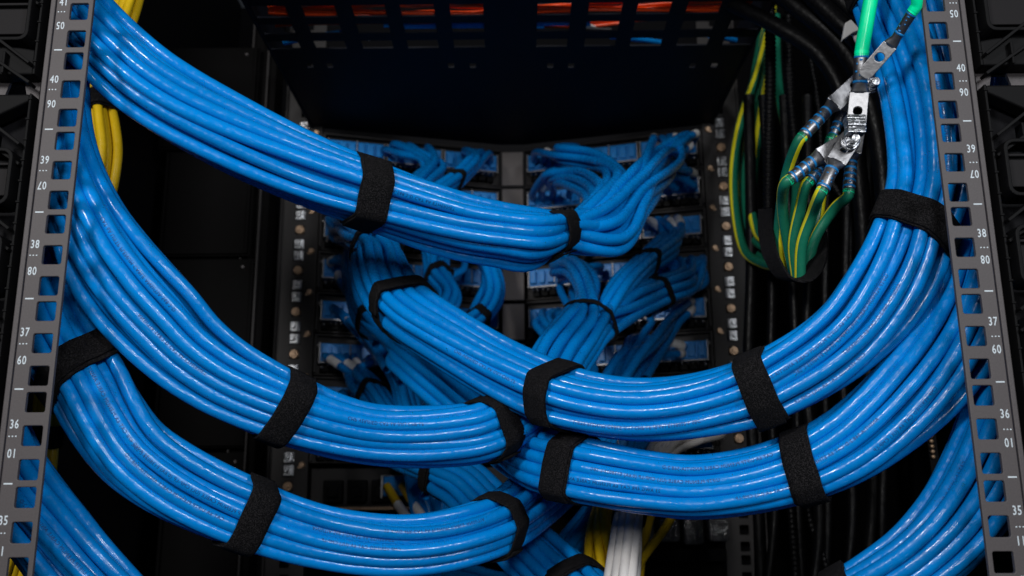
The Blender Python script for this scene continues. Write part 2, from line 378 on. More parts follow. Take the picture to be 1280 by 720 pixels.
STRAPGROUP = 'black hook and loop straps round the cable bundles'
def strap(name_label, cables, p0, nrm, width=19, thick=1.3, tail=(150, 330), rng=random.Random(3), K=72):
    """band wrapped round whatever cables cross the plane through p0; cables: list of (polyline, radius)"""
    p0 = np.asarray(p0, float); nrm = unit(np.asarray(nrm, float))
    V = unit(p0 - CAM); e2 = unit(V - nrm * (nrm @ V)); e1 = np.cross(nrm, e2)   # e2 away from camera
    def section(off):
        q = p0 + nrm * off; pts = []
        for pl, r in cables:
            d = (pl - q) @ nrm; idx = np.where(d[:-1] * d[1:] <= 0)[0]
            best = None
            for i in idx:
                t = d[i] / (d[i] - d[i + 1] + 1e-12); c = pl[i] + (pl[i + 1] - pl[i]) * t; L = np.linalg.norm(c - q)
                if L < 48 and (best is None or L < best[0]): best = (L, c)
            if best is None: continue
            c = best[1] - q
            for k in range(14):
                a = 2 * math.pi * k / 14; pts.append((c @ e1 + (r + .12) * math.cos(a), c @ e2 + (r + .12) * math.sin(a)))
        return pts
    offs = np.linspace(-width / 2, width / 2, 6)
    secs = [section(o) for o in offs]
    if not all(len(s) > 20 for s in secs): return None
    c0 = np.mean([np.mean(s, 0) for s in secs], 0)
    rad = np.zeros((6, K))
    for j, s in enumerate(secs):
        h = hull2(s) - c0; nh = len(h)
        for k in range(K):
            a = 2 * math.pi * k / K; dx, dy = math.cos(a), math.sin(a); best = 0
            for i in range(nh):
                x1, y1 = h[i]; x2, y2 = h[(i + 1) % nh]; ex, ey = x2 - x1, y2 - y1; den = dx * ey - dy * ex
                if abs(den) < 1e-9: continue
                t = (x1 * ey - y1 * ex) / den; u = (x1 * dy - y1 * dx) / den
                if t > 0 and -1e-6 <= u <= 1 + 1e-6: best = max(best, t)
            rad[j, k] = best
    mean = rad.mean(0)
    rad = .45 * rad + .55 * mean[None]                 # webbing is stiff across its width
    rad = np.maximum(rad, 0.0)
    ph = rng.uniform(0, 6)
    def pt(off, k, extra, shift=0):
        a = 2 * math.pi * k / K; j = (off + width / 2) / width * 5; j0 = int(min(4, max(0, math.floor(j)))); t = min(1, max(0, j - j0))
        r = rad[j0][k % K] * (1 - t) + rad[j0 + 1][k % K] * t + extra
        wob = .5 * math.sin(2 * a + ph) + .3 * math.sin(5 * a + ph * 2)
        return p0 + nrm * (off + wob + shift) + e1 * (c0[0] + r * math.cos(a)) + e2 * (c0[1] + r * math.sin(a))
    mb = MB(); h = width / 2
    prof = [(-h, .15), (-h, thick * .75), (-h + .5, thick), (-h * .33, thick * 1.08), (h * .33, thick * 1.08), (h - .5, thick), (h, thick * .75), (h, .15)]
    vs = []; fs = []; n = len(prof)
    for k in range(K):
        for off, ex in prof: vs.append(pt(off, k, ex + .12 * math.sin(k * 1.7 + off)))
    for k in range(K):
        k2 = (k + 1) % K
        for i in range(n): fs.append((k * n + i, k2 * n + i, k2 * n + (i + 1) % n, k * n + (i + 1) % n))
    mb.add(vs, fs)
    # overlapping tail: second layer, a little off line
    ka, kb = int(tail[0] / 360 * K), int(tail[1] / 360 * K); sh = rng.choice([-1, 1]) * rng.uniform(.8, 2.2)
    vs = []; fs = []
    ks = list(range(ka, kb + 1))
    for q, k in enumerate(ks):
        f = (q / (len(ks) - 1)); lift = thick * 1.0 + (.5 if q >= len(ks) - 2 else 0)
        shf = sh * (.2 + .8 * f)
        for off, ex in prof: vs.append(pt(off * .97, k, ex + lift, shf))
    for q in range(len(ks) - 1):
        for i in range(n): fs.append((q * n + i, (q + 1) * n + i, (q + 1) * n + (i + 1) % n, q * n + (i + 1) % n))
    fs.append(tuple(range(n))); fs.append(tuple((len(ks) - 1) * n + i for i in range(n))[::-1])
    mb.add(vs, fs)
    # stray fibres along the edges
    for _ in range(26):
        k = rng.randrange(K); sd = rng.choice([-1, 1]); a = pt(sd * h, k, thick); b = a + nrm * sd * rng.uniform(.3, 1.1) + np.array([rng.uniform(-1, 1) for _ in range(3)]) * .7
        mb.bar(a, b, .09, .09, up=unit(np.array([.3, 1, .2])))
    o = mb.build('cable_strap', VEL, None, True)
    tag(o, name_label, 'cable strap', STRAPGROUP)
    return o

TXT = ['ANSI/TIA-568.2-D CAT 6A ETHERNET', 'U/FTP PLENUM CABLE (UL) CMP-LP (0.6A) E138023-L SBC', 'CAT 6A U/FTP PLENUM CABLE ANSI/TIA-568.2-D', 'CMP VERIFIED CAT 6A (UL) CMP-LP', '23 AWG 4PR CAT 6A PLENUM CABLE ANSI/TIA']
def print_on(cable_obj, pl, r, s0, txt, flip, lean=0.0, size=2.8):
    v2, f = text2d(txt, size, 5, .92)
    d = np.concatenate([[0], np.cumsum(np.linalg.norm(np.diff(pl, axis=0), axis=1))])
    T, S, A = frames(pl)
    x = v2[:, 0]; y = v2[:, 1] - size * .35
    sg = -1 if flip else 1
    s = s0 + sg * (x - x.max() / 2); ang = lean + sg * y / r
    if s.min() < d[0] + 5 or s.max() > d[-1] - 5: return
    def ip(arr): return np.stack([np.interp(s, d, arr[:, j]) for j in range(3)], 1)
    p, t, sd, aw = ip(pl), ip(T), unit(ip(S)), unit(ip(A))
    n = -aw * np.cos(ang)[:, None] + sd * np.sin(ang)[:, None] * (1)
    pos = p + n * (r + .07)
    make('printed_text', pos, f, PRINT, cable_obj)

def wrap_label(cable_obj, pl, r, a, b):
    seg = pl[a:b + 1]
    if len(seg) < 2: return
    seg = catmull(seg, 2)
    tube('wrap_label', seg, r, TAG, cable_obj, 12, np.full(len(seg), r + .5) + .12 * np.sin(np.arange(len(seg)) * 1.3))

def group_paths(base_dirs, wps, npk, r, rng, loose=0):
    """polylines for a cluster following wps (3D mm); offsets in a parallel frame"""
    c = np.asarray(wps, float); T, S, A = frames(c if len(c) > 2 else np.vstack([c, c[-1] + (c[-1] - c[0])]))
    pk = packing(npk, r, rng) if npk > 1 else np.zeros((1, 2))
    jit = [[rng.uniform(-1, 1) * loose * r for _ in range(2 * len(c))] for _ in range(npk)]
    return [[c[i] + S[i] * (pk[k][0] * (1 + loose * .45 * i) + jit[k][2 * i]) + A[i] * (pk[k][1] * (1 + loose * .3 * i) + jit[k][2 * i + 1]) for i in range(len(c))] for k in range(npk)]

def bundle(label, way, n, r, m, seed, group='blue cable bundles', twist=.5, start=None, end=None, cat='cable bundle', name='cable_bundle', texts=None, step=5.5, seg=12, wander=.24):
    """way: (u, v, y, half width px) in order; start/end: list of clusters dict(n, way=[(u,v,y)..], jacks=[3D..], labels)"""
    rng = random.Random(seed)
    rows = []
    for u, v, y, hw in way:
        p = P(u, v, y); rows.append([*p, hw / pxmm(p)])
    core = resample(catmull(rows, 8), 22)
    C, HW = core[:, :3], core[:, 3]
    T, S, A = frames(C); L = len(C)
    pk = packing(n, r, rng); Rn = np.linalg.norm(pk, axis=1).max()
    ph0 = rng.uniform(0, 6.28); tw = twist * rng.choice([-1, 1])
    rt = emp = None
    paths = []
    wph = [[rng.uniform(0, 6.28) for _ in range(4)] + [rng.uniform(.7, 1.4) for _ in range(2)] for _ in range(n)]
    XY = np.zeros((n, L, 2))
    for i in range(n):
        for j in range(L):
            f = j / (L - 1); a = ph0 + tw * f * 2 * math.pi * .5
            x = pk[i][0] * math.cos(a) - pk[i][1] * math.sin(a); y = pk[i][0] * math.sin(a) + pk[i][1] * math.cos(a)
            s_mm = j * 22; w = wph[i]
            x += wander * r * (math.sin(s_mm / 60 * w[4] + w[0]) + .6 * math.sin(s_mm / 27 + w[1])); y += wander * r * math.sin(s_mm / 55 * w[5] + w[2])
            XY[i, j] = (x, y)
    lo, hi = XY[:, :, 0].min(0), XY[:, :, 0].max(0)
    for i in range(n):
        q = []
        for j in range(L):
            ext = (hi[j] - lo[j]) / 2; sx = max(.5, (HW[j] - r) / ext); sy = max(.7, sx ** -.5) if sx > 1 else max(.75, sx)
            q.append(C[j] + S[j] * (XY[i, j, 0] - (hi[j] + lo[j]) / 2) * sx + A[j] * XY[i, j, 1] * sy)
        paths.append(q)
    def fan(clusters, at_end):
        j = -1 if at_end else 0; Sj = S[j]
        left = list(range(n)); ex = {}; info = []
        for cl in clusters:
            if 'way' not in cl: continue
        # order cables by picture direction toward each cluster's first waypoint
        for cl in clusters:
            w0 = P(*cl['way'][0]); left.sort(key=lambda i: np.linalg.norm(paths[i][j] - w0))
            k_ = len(left) if cl is clusters[-1] else cl['n']; ids = left[:k_]; left = left[k_:]
            ids.sort(key=lambda i: (paths[i][j] - C[j]) @ Sj)
            w3 = [P(*w) for w in cl['way']]
            gp = group_paths(None, w3, len(ids), r, rng, cl.get('loose', 0))
            jk = cl.get('jacks') or []
            for q, i in enumerate(ids):
                pts = list(gp[q])
                if jk:
                    J = jk[q % len(jk)]; 
                    pts = pts + [J + np.array([0, -24, 0]) * cl.get('pull', 1) , J]
                ex[i] = pts
            info.append((ids, w3))
        return ex, info
    es, si = fan(start, False) if start else ({}, [])
    ee, ei = fan(end, True) if end else ({}, [])
    root = empty(name, C[len(C) // 2]); tag(root, label, cat, group)
    fin = []; objs = []
    for i in range(n):
        q = paths[i]
        full = list(reversed(es.get(i, []))) + (q[1:] if i in es else q)[: (-1 if i in ee else None)] + ee.get(i, [])
        pl = resample(catmull(full, step), step)
        o = tube('cable', pl, r, m, root, seg); objs.append(o); fin.append((pl, r))
        labs = [cl for cl in (start or [])] if i in es else []
    for clusters, info, at_end in ((start, si, False), (end, ei, True)):
        for cl, (ids, w3) in zip(clusters or [], info):
            if cl.get('tags'):
                for k, i in enumerate(ids):
                    if k in cl['tags']:
                        pl = fin[i][0]; ln = cl.get('taglen', 4); o0 = cl.get('tagoff', 5) + (k * 7) % 4
                        if at_end: a = len(pl) - 1 - o0 - ln; b = len(pl) - 1 - o0
                        else: a = o0; b = o0 + ln
                        wrap_label(objs[i], pl, r, a, b)
    # printing on the front cables
    for (u, v, ti, flip) in (texts or []):
        best = None
        for i, (pl, rr) in enumerate(fin):
            rel = (pl - CAM) @ ROT; uu = 640 + F * rel[:, 0] / rel[:, 1]; vv = 360 - F * rel[:, 2] / rel[:, 1]
            dd = np.hypot(uu - u, vv - v); k = int(dd.argmin())
            if dd[k] > 11: continue
            sc_ = rel[k, 1] + dd[k] * .45
            if best is None or sc_ < best[0]: best = (sc_, i, k)
        if best:
            _, i, k = best; pl = fin[i][0]; d = np.concatenate([[0], np.cumsum(np.linalg.norm(np.diff(pl, axis=0), axis=1))])
            print_on(objs[i], pl, r, d[k], TXT[ti], flip, lean=rng.uniform(-.35, .35))
    return dict(root=root, C=C, T=T, S=S, A=A, cables=fin, objs=objs, start=si, end=ei, r=r)
def strap_at(b, u, v, label, width=19, tilt=0, yaw=0, tail=(150, 330), thick=1.3, ids=None, near=None):
    """strap on bundle b at photo position; tilt turns the band in the picture plane (degrees)"""
    cs = b['cables'] if ids is None else [b['cables'][i] for i in ids]
    mid = None
    allp = np.vstack([c[0] for c in cs]); rel = (allp - CAM) @ ROT
    uu = 640 + F * rel[:, 0] / rel[:, 1]; vv = 360 - F * rel[:, 2] / rel[:, 1]
    dd = np.hypot(uu - u, vv - v)
    if near is not None: dd = dd + np.abs(allp[:, 1] - near) * .5
    sel = dd < max(30, np.sort(dd)[min(12, len(dd) - 1)])
    if near is not None: sel = dd < max(25, np.sort(dd)[10])
    p = allp[sel].mean(0)
    # use the tangent averaged over the cables there
    ts = []
    for pl, r in cs:
        k = int(np.linalg.norm(pl - p, axis=1).argmin()); k = min(len(pl) - 2, max(1, k)); 
        if np.linalg.norm(pl[k] - p) < 45: ts.append(unit(pl[k + 1] - pl[k - 1]))
    T = unit(np.mean(ts, 0)); V = unit(p - CAM)
    A = unit(V - T * (T @ V)); S = np.cross(A, T)
    t = math.radians(tilt); y = math.radians(yaw)
    n = T * math.cos(t) + S * math.sin(t); n = unit(n) * math.cos(y) + A * math.sin(y)
    rad_ = 4.2 * math.sqrt(len(cs) / .8)
    return strap(label, cs, P(u, v, p[1]) - T * rad_ * math.tan(y) * .8, n, width * .8, thick, tail, random.Random(int(u * 7 + v)))

# ------------------------------------------------------------------ far structure: cabinet body
Z0 = P(370, 313, FAR)[2]                    # a unit boundary of the far rails
def zrow(k): return Z0 + U * (2.5 - k)      # centre of panel row k, row 0 on top
mb = MB(); mb.box(-420, 420, 760, 765, -760, 420)
tag(mb.build('cabinet_back_wall', BLACK), kind='structure')
for sx, nm in ((-1, 'left'), (1, 'right')):
    mb = MB(); mb.box(sx * 385, sx * 388, 60, 755, -760, 420)
    tag(mb.build('cabinet_side_wall', BLACK), kind='structure')

# dark blanking panels and posts at the left side of the cabinet
def frontal(name, u0, v0, u1, v1, y, th, m, label, cat, group=None, extra=None):
    a = P(u0, v0, y); b = P(u1, v1, y); mb = MB(); mb.box(a[0], b[0], y, y + th, a[2], b[2])
    o = mb.build(name, m); bev(o, .8); tag(o, label, cat, group)
    return o
def panel_thing(u0, v0, u1, v1, y, label):
    a = P(u0, v0, y); b = P(u1, v1, y); x0, x1 = sorted((a[0], b[0])); z0, z1 = sorted((a[2], b[2]))
    t = empty('blanking_panel', ((x0 + x1) / 2, y, z0)); tag(t, label, 'panel', 'dark blanking panels at the left side')
    mb = MB(); mb.box(x0, x1, y, y + 3, z0, z1); bev(mb.build('sheet', DARKP, t), 1)
    mb = MB(); mb.box(x0 + 2, x0 + 5, y - 4, y - .01, z0 + 2, z1 - 2); mb.box(x1 - 5, x1 - 2, y - 4, y - .01, z0 + 2, z1 - 2)
    mb.box(x0 + 5, x1 - 5, y - 3, y - .01, z0 + 2, z0 + 5); bev(mb.build('lip', DARKP, t), .5)
    mb = MB()
    for sx_ in (x1 - 14,):
        mb.cyl((sx_, y - .2, z1 - 9), (sx_, y - 2, z1 - 9), 1.8, 1.3)
    mb.build('rivet', RAIL, t)
panel_thing(208, 60, 318, 186, 470, 'dark steel panel behind the top left blue bundle, beside the slotted tray')
panel_thing(208, 190, 312, 320, 470, 'dark steel panel with a faint rivet between the two upper left blue bundles')
panel_thing(208, 324, 308, 560, 470, 'tall dark steel panel below the riveted one, behind the left blue bundles')
panel_thing(205, 566, 302, 760, 470, 'dark steel panel near the bottom left corner, below the lowest left strap')
for k, (u, w_, y) in enumerate(((322, 14, 480), (338, 7, 470))):
    a = P(u, 150, y); t = empty('vertical_post', (a[0], y, -700))
    tag(t, ['wider dark folded post left of the cage nut rail', 'narrow dark post touching the left cage nut rail'][k], 'post')
    mb = MB(); mb.box(a[0] - w_ * .5, a[0] + w_ * .5, y, y + 30, -700, 260); bev(mb.build('post_face', DARKP, t), 1)
    mb = MB(); mb.box(a[0] - w_ * .5 - 2.2, a[0] - w_ * .5 - .02, y - 5, y + 20, -700, 260); bev(mb.build('flange', RAILFAR, t), .6)

# far rails with cage nuts -------------------------------------------------------
for sd in (-1, 1):
    t = empty('rack_rail', (sd * W, FAR, -700))
    tag(t, ('dark rear rack rail on the left side, full of cage nuts and brass discs for tan-lit holes' if sd < 0 else 'dark rear rack rail on the right side, beside the green and yellow wires'), 'rack rail', 'dark rails at the far side')
    holes = []
    for k in range(-3, 14):
        zb = Z0 + U * (3 - k)
        for o in (6.35, 22.225, 38.1): holes.append(rrect(0, zb - o, 9.5, 9.5, .8, 1))
    outer = [(-19, -660), (19, -660), (19, 250), (-19, 250)]
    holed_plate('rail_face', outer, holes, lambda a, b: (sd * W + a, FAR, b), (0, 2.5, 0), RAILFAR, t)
    mb = MB(); mb.box(sd * (W + 19.02), sd * (W + 21.5), FAR - 4, FAR + 40, -660, 250); bev(mb.build('rail_flange', RAILFAR, t), .5)
    mb = MB(); mb.box(sd * W - 18, sd * W + 18, FAR + 14, FAR + 15, -660, 250); mb.build('rail_inner_face', BLACK, t)
    rng = random.Random(5 + sd)
    for k in range(0, 10):
        zb = Z0 + U * (3 - k)
        if k in (9,): continue
        for dz in (6.35, -6.35):
            z = zb + dz; x = sd * W
            mb = MB(); mb.box(x - 5.2, x + 5.2, FAR - 3.2, FAR - .05, z - 5.4, z + 5.4)
            o = bev(mb.build('cage_nut', CHROME, t), .9)
            mb = MB(); lx = x + (3.2 if sd < 0 else -3.2)
            mb.obox((lx, FAR - 4.4, z), (1.0, .25, 0), (0, 1.1, 0), (0, 0, 4.4)); 
            mb.cyl((x - sd * -1.6, FAR - 5.4, z), (x - sd * -1.6, FAR - 3.2, z), 2.3, 2.9, 12)
            bev(mb.build('nut_clip', CHROME, o), .4)
        mb = MB(); mb.cyl((sd * W, FAR - 3.5, zb - 22.2), (sd * W, FAR - .05, zb - 22.2), 4.3, 5.2, 12); mb.cyl((sd * W, FAR - 5.5, zb - 22.2), (sd * W, FAR - 3.5, zb - 22.2), 2.2, 2.8, 8)
        bev(mb.build('lit_hole_disc', BRASS, t), .4)  # brass disc standing in for a rail hole with beige light behind it
        mb = MB(); x = sd * (W - 13.2); mb.cyl((x, FAR - 3.2, zb - 1), (x, FAR - .05, zb - 1), 2.6, 3.4, 10); mb.box(x, x + sd * 4, FAR - 2.2, FAR - .1, zb - 4.5, zb - 2.5)
        bev(mb.build('lit_hole_disc', BRASS, t), .3)  # smaller brass disc, again in place of a tan-lit hole

# angled patch panels ------------------------------------------------------------
VD = 58.0
XO, XI = W - 18.0, 13.0
def jackpt(side, row, frac, dz=0, out=26):
    """point in front of a jack: side -1/1, frac 0 outer .. 1 inner"""
    x = XO + (XI - XO) * frac; y = FAR + 6 + VD * frac
    return np.array([side * x, y - out, zrow(row) + dz])
ordn = ['top', 'second', 'third', 'fourth', 'fifth', 'sixth', 'seventh', 'eighth']
for row in range(8):
    zc = zrow(row)
    t = empty('patch_panel', (0, FAR + VD, zc - 21))
    tag(t, f'angled black patch panel with blue jacks, {ordn[row]} from the top in the far stack' if row else 'angled black patch panel with blue jacks, directly under the slotted tray', 'patch panel', 'angled patch panels in the far stack')
    rng = random.Random(40 + row)
    mb = MB(); mb.box(-12, 12, FAR + VD - 3, FAR + VD, zc - 21.2, zc + 19); bev(mb.build('centre_plate', PLATE, t), .6)
    for sd in (-1, 1):
        ax = unit(np.array([sd * (XI - XO), VD, 0.])); nr = np.array([-ax[1] * 1.0, ax[0], 0.]); 
        if nr[1] > 0: nr = -nr                       # towards the camera
        o0 = np.array([sd * XO, FAR + 6., zc]); Lh = math.hypot(XI - XO, VD)
        def Q(s, d, z): return o0 + ax * s + nr * d + np.array([0, 0, z])
        mb = MB()
        def b(s0, s1, d0, d1, z0, z1): mb.obox(Q((s0 + s1) / 2, (d0 + d1) / 2, (z0 + z1) / 2), ax * (s1 - s0) / 2, nr * (d1 - d0) / 2, (0, 0, (z1 - z0) / 2))
        b(0, Lh - 3, -8, 0, -21.4, 21.4); b(0, Lh - 3, 0, 9, 19.2, 21.4); b(0, Lh - 3, 0, 7, -21.4, -19.6); b(0, 3, 0, 12, -19.6, 19.2)
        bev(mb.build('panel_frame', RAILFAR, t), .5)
        seg = (Lh - 12) / 3
        for q in range(3):
            s0 = 6 + q * seg; s1 = s0 + seg - 5
            mb = MB(); b(s0, s1, 0.02, 20, -9, 9.5); 
            for c in range(6):
                sc_ = s0 + (c + .5) * (s1 - s0) / 6
                b(sc_ - 3.6, sc_ + 3.6, 20.02, 23 + rng.uniform(0, 2), -7, 7)
            J = mb.build('jack_block', JACK, t); bev(J, .8)
            mb = MB(); b(s0 - 1.6, s0 - .1, 8, 21, -11, 10.5); b(s1 + .1, s1 + 1.6, 8, 21, -11, 10.5); b(s0, s1, 17.5, 19.6, -10.6, -9.05); b(s0 + (s1 - s0) / 2 - .6, s0 + (s1 - s0) / 2 + .6, 25.2, 26, -8, 9)
            bev(mb.build('metal_rim', TIN, J), .4)
            mb = MB()
            for c in range(10):
                sc_ = s0 + (c + .5) * (s1 - s0) / 10; z_ = -13.2 + rng.uniform(-1.2, 1.0)
                a_ = Q(sc_ + rng.uniform(-1, 1), 15, z_); mb.cyl(a_, a_ + nr * rng.uniform(3, 7), 1.3, 1.1, 8)
            mb.build('contact_pins', TIN, J, True)
            mb = MB()
            for c in range(6):
                sc_ = s0 + (c + .5) * (s1 - s0) / 6; b(sc_ - 3.8, sc_ + 3.8, .03, 13 + rng.uniform(-2, 2), -19, -12)
            bev(mb.build('latch_block', PLAST, J), .8)
        # bright screw at the outer end
        mb = MB(); a_ = Q(4, 12.1, 8); mb.cyl(a_, a_ + nr * 3, 2.4, 2.0, 10); a_ = Q(8, 18, -15); mb.cyl(a_, a_ + nr * 3, 1.8, 1.5, 10)
        mb.build('panel_screw', TIN, t, True)

# lower rack panel with two yellow plugs ----------------------------------------
zc = zrow(8) - 2
t = empty('network_module', (0, FAR, zc - 20)); tag(t, 'black equipment face below the patch panels with one blue port and a brass strip', 'equipment')
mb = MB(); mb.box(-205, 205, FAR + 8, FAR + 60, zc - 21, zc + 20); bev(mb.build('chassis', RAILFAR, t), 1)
mb = MB(); mb.box(-205, 205, FAR - 4, FAR + 7.9, zc - 21, zc - 18.5); bev(mb.build('front_lip', BLACK, t), .5)
mb = MB()
for k in range(34): mb.box(-178 + k * 3.3, -178 + k * 3.3 + 2.2, FAR - 6.5, FAR - 4.05, zc - 21, zc - 18)
mb.box(-180, -64, FAR - 6.0, FAR - 4.02, zc - 20.5, zc - 18.6); mb.build('brass_strip', BRASS, t)
for c in range(5):
    x = -190 + c * 24; mb = MB(); mb.box(x, x + 19, FAR - 3, FAR + 7.9, zc - 14, zc + 8); mb.box(x + 4, x + 15, FAR - 6, FAR - 3.05, zc - 9, zc + 2); bev(mb.build('module_cover', PLAST, t), 1)
a_ = P(497, 612, FAR - 6)
mb = MB(); mb.box(a_[0] - 14, a_[0] + 30, FAR - 8, FAR + 7.8, zc - 8, zc + 11); J = bev(mb.build('port_block', JACK, t), 1)
mb = MB(); mb.box(a_[0] - 16.5, a_[0] - 14.1, FAR - 10, FAR + 5, zc - 10, zc + 12); mb.box(a_[0] - 16.5, a_[0] + 30, FAR - 6, FAR + 2, zc + 11.1, zc + 12.5); bev(mb.build('metal_rim', TIN, J), .4)
for k, (ua, va, ub, vb) in enumerate(((484, 608, 512, 652), (503, 607, 531, 650))):
    t = empty('network_plug', P(ua, va, FAR - 14)); tag(t, ['left of the two yellow plugs with grey sleeves in the low blue port', 'right of the two yellow plugs with grey sleeves in the low blue port'][k], 'plug', 'yellow plugs in the low blue port')
    A0 = P(ua, va, FAR - 12); B0 = P((ua + ub) / 2 - 1, (va + vb) / 2, FAR - 40); C0 = P(ub, vb, FAR - 60)
    tube('yellow_boot', catmull([A0, (A0 + B0) / 2, B0], 4), 4.2, YEL, t); tube('grey_sleeve', catmull([B0, (B0 + C0) / 2, C0], 4), 4.4, TAG, t)

# device at the lower right ------------------------------------------------------
a_ = P(820, 640, FAR - 10); b_ = P(905, 705, FAR - 10)
t = empty('network_module', (a_[0], FAR, b_[2])); tag(t, 'dark equipment with clear plastic covers low on the right, beside the rail holes', 'equipment')
mb = MB(); mb.box(-5, 206, FAR + 10, FAR + 80, b_[2] - 30, zrow(8) - 26); bev(mb.build('chassis', DARKP, t), 1)
CLR = mat('clear_plastic', (.05, .05, .055), .12, 0, 1, 160, dist=.003, spec=.9, coat=.6)
rg = random.Random(9)
for k in range(4):
    x = a_[0] - 22 + k * 24; mb = MB(); mb.box(x, x + 20, FAR - 12 - 3 * (k % 2), FAR + 9.9, b_[2] + 18 + 3 * (k % 2), a_[2] - 6)
    bev(mb.build('clear_cover', CLR, t), 3, 3)
mb = MB(); mb.box(-5, 206, FAR - 6, FAR + 9.8, b_[2] + 2, b_[2] + 14); bev(mb.build('front_bar', BLACK, t), 1)

# slotted tray above -------------------------------------------------------------
pl_ = P(640, 158, FAR - 4); ZT = P(390, 157, FAR - 4)[2]
def T3(u, v):
    d = ROT @ np.array([(u - 640) / F, 1, (360 - v) / F]); k = (ZT - CAM[2]) / d[2]; return CAM + d * k
t = empty('slotted_tray', (0, 200, ZT)); tag(t, 'black slotted metal tray overhead, seen from below, with orange cables lying on it', 'tray')
holes = []; cx_ = [335, 397, 460, 521, 583, 693, 757, 818, 880, 941]
for vr, vh, shy in ((12, 7.5, 0), (34, 6, 0), (54, 5, 0)):
    for c in cx_:
        q = T3(640 + (c - 640) * (1 - vr * .0013) * 1.01, vr); q0 = T3(640, vr - vh); q1 = T3(640, vr + vh)
        holes.append([(q[0] - 14, min(q0[1], q1[1])), (q[0] + 14, min(q0[1], q1[1])), (q[0] + 14, max(q0[1], q1[1])), (q[0] - 14, max(q0[1], q1[1]))])
for c in (387, 412, 564, 591, 688, 714, 866, 893):
    q = T3(c, 82); holes.append(rrect(q[0], q[1], 6.2, 9, .5, 1))
outer = [(-217, 20), (217, 20), (217, FAR + 1), (14, FAR + VD - 2), (-14, FAR + VD - 2), (-217, FAR + 1)]
holed_plate('tray_floor', outer, holes, lambda a, b: (a, b, ZT), (0, 0, 1.6), SHELF, t)
for sd in (-1, 1):
    mb = MB(); mb.box(sd * 217.02, sd * 219, 20, FAR, ZT - 2, ZT + 42); bev(mb.build('tray_side', SHELF, t), .4)
# cables lying on the tray
rng = random.Random(11)
t = empty('cable_run', (0, 300, ZT + 8)); tag(t, 'bright orange cables running sideways over the slotted tray', 'cable bundle')
for row, (v0, nn) in enumerate(((12, 11), (33, 8))):
    for k in range(nn):
        base = T3(640, v0)[1] - 13 + k * 3.1; z = ZT + 5.5 + (k % 3) * 3.4 + row * .5
        pts = [(x, base + 5 * math.sin(x / 55 + k + row) + rng.uniform(-2, 2), z + rng.uniform(-.8, .8)) for x in range(-205, 206 if row == 0 else 40 + 14 * k, 34)]
        tube('orange_cable', catmull(pts, 12), 1.7, ORANGE, t, 8)
t = empty('cable_run', (0, 300, ZT + 18)); tag(t, 'thin blue cables among the orange ones over the slotted tray', 'cable bundle')
for k, (v0, x0, x1, dy) in enumerate(((36, -110, 70, 0), (38, -100, 30, 2), (57, -205, -150, -18), (53, 90, 150, 16), (53, 178, 205, 10))):
    yy = T3(640, v0)[1]
    tube('blue_cable', catmull([(x0, yy, ZT + 5), ((x0 + x1) / 2, yy + dy / 2 + 1, ZT + 6), (x1, yy + dy, ZT + 5)], 10), 2.4, BLUE, t, 8)
t = empty('cable_run', (0, 300, ZT + 12)); tag(t, 'loose white wire ends in the second row of tray slots right of centre', 'cable bundle')
for k in range(4):
    a_ = T3(722 + 2 * k, 39 - k); tube('white_wire', catmull([a_ + (0, 0, 5), a_ + (12, 3 + k, 5), a_ + (26, 6 + 2 * k, 6)], 6), 1.4, WHITE, t, 8)
t = empty('wire_scrap', T3(455, 49) + (0, 0, 3)); tag(t, 'small white wire scrap in a lowest tray slot left of centre', 'wire scrap')
a_ = T3(457, 50); tube('wire_end', catmull([a_ + (-3, 0, 2), a_ + (0, 1, 4), a_ + (3, 5, 3)], 3), 1.6, WHITE, t, 8)

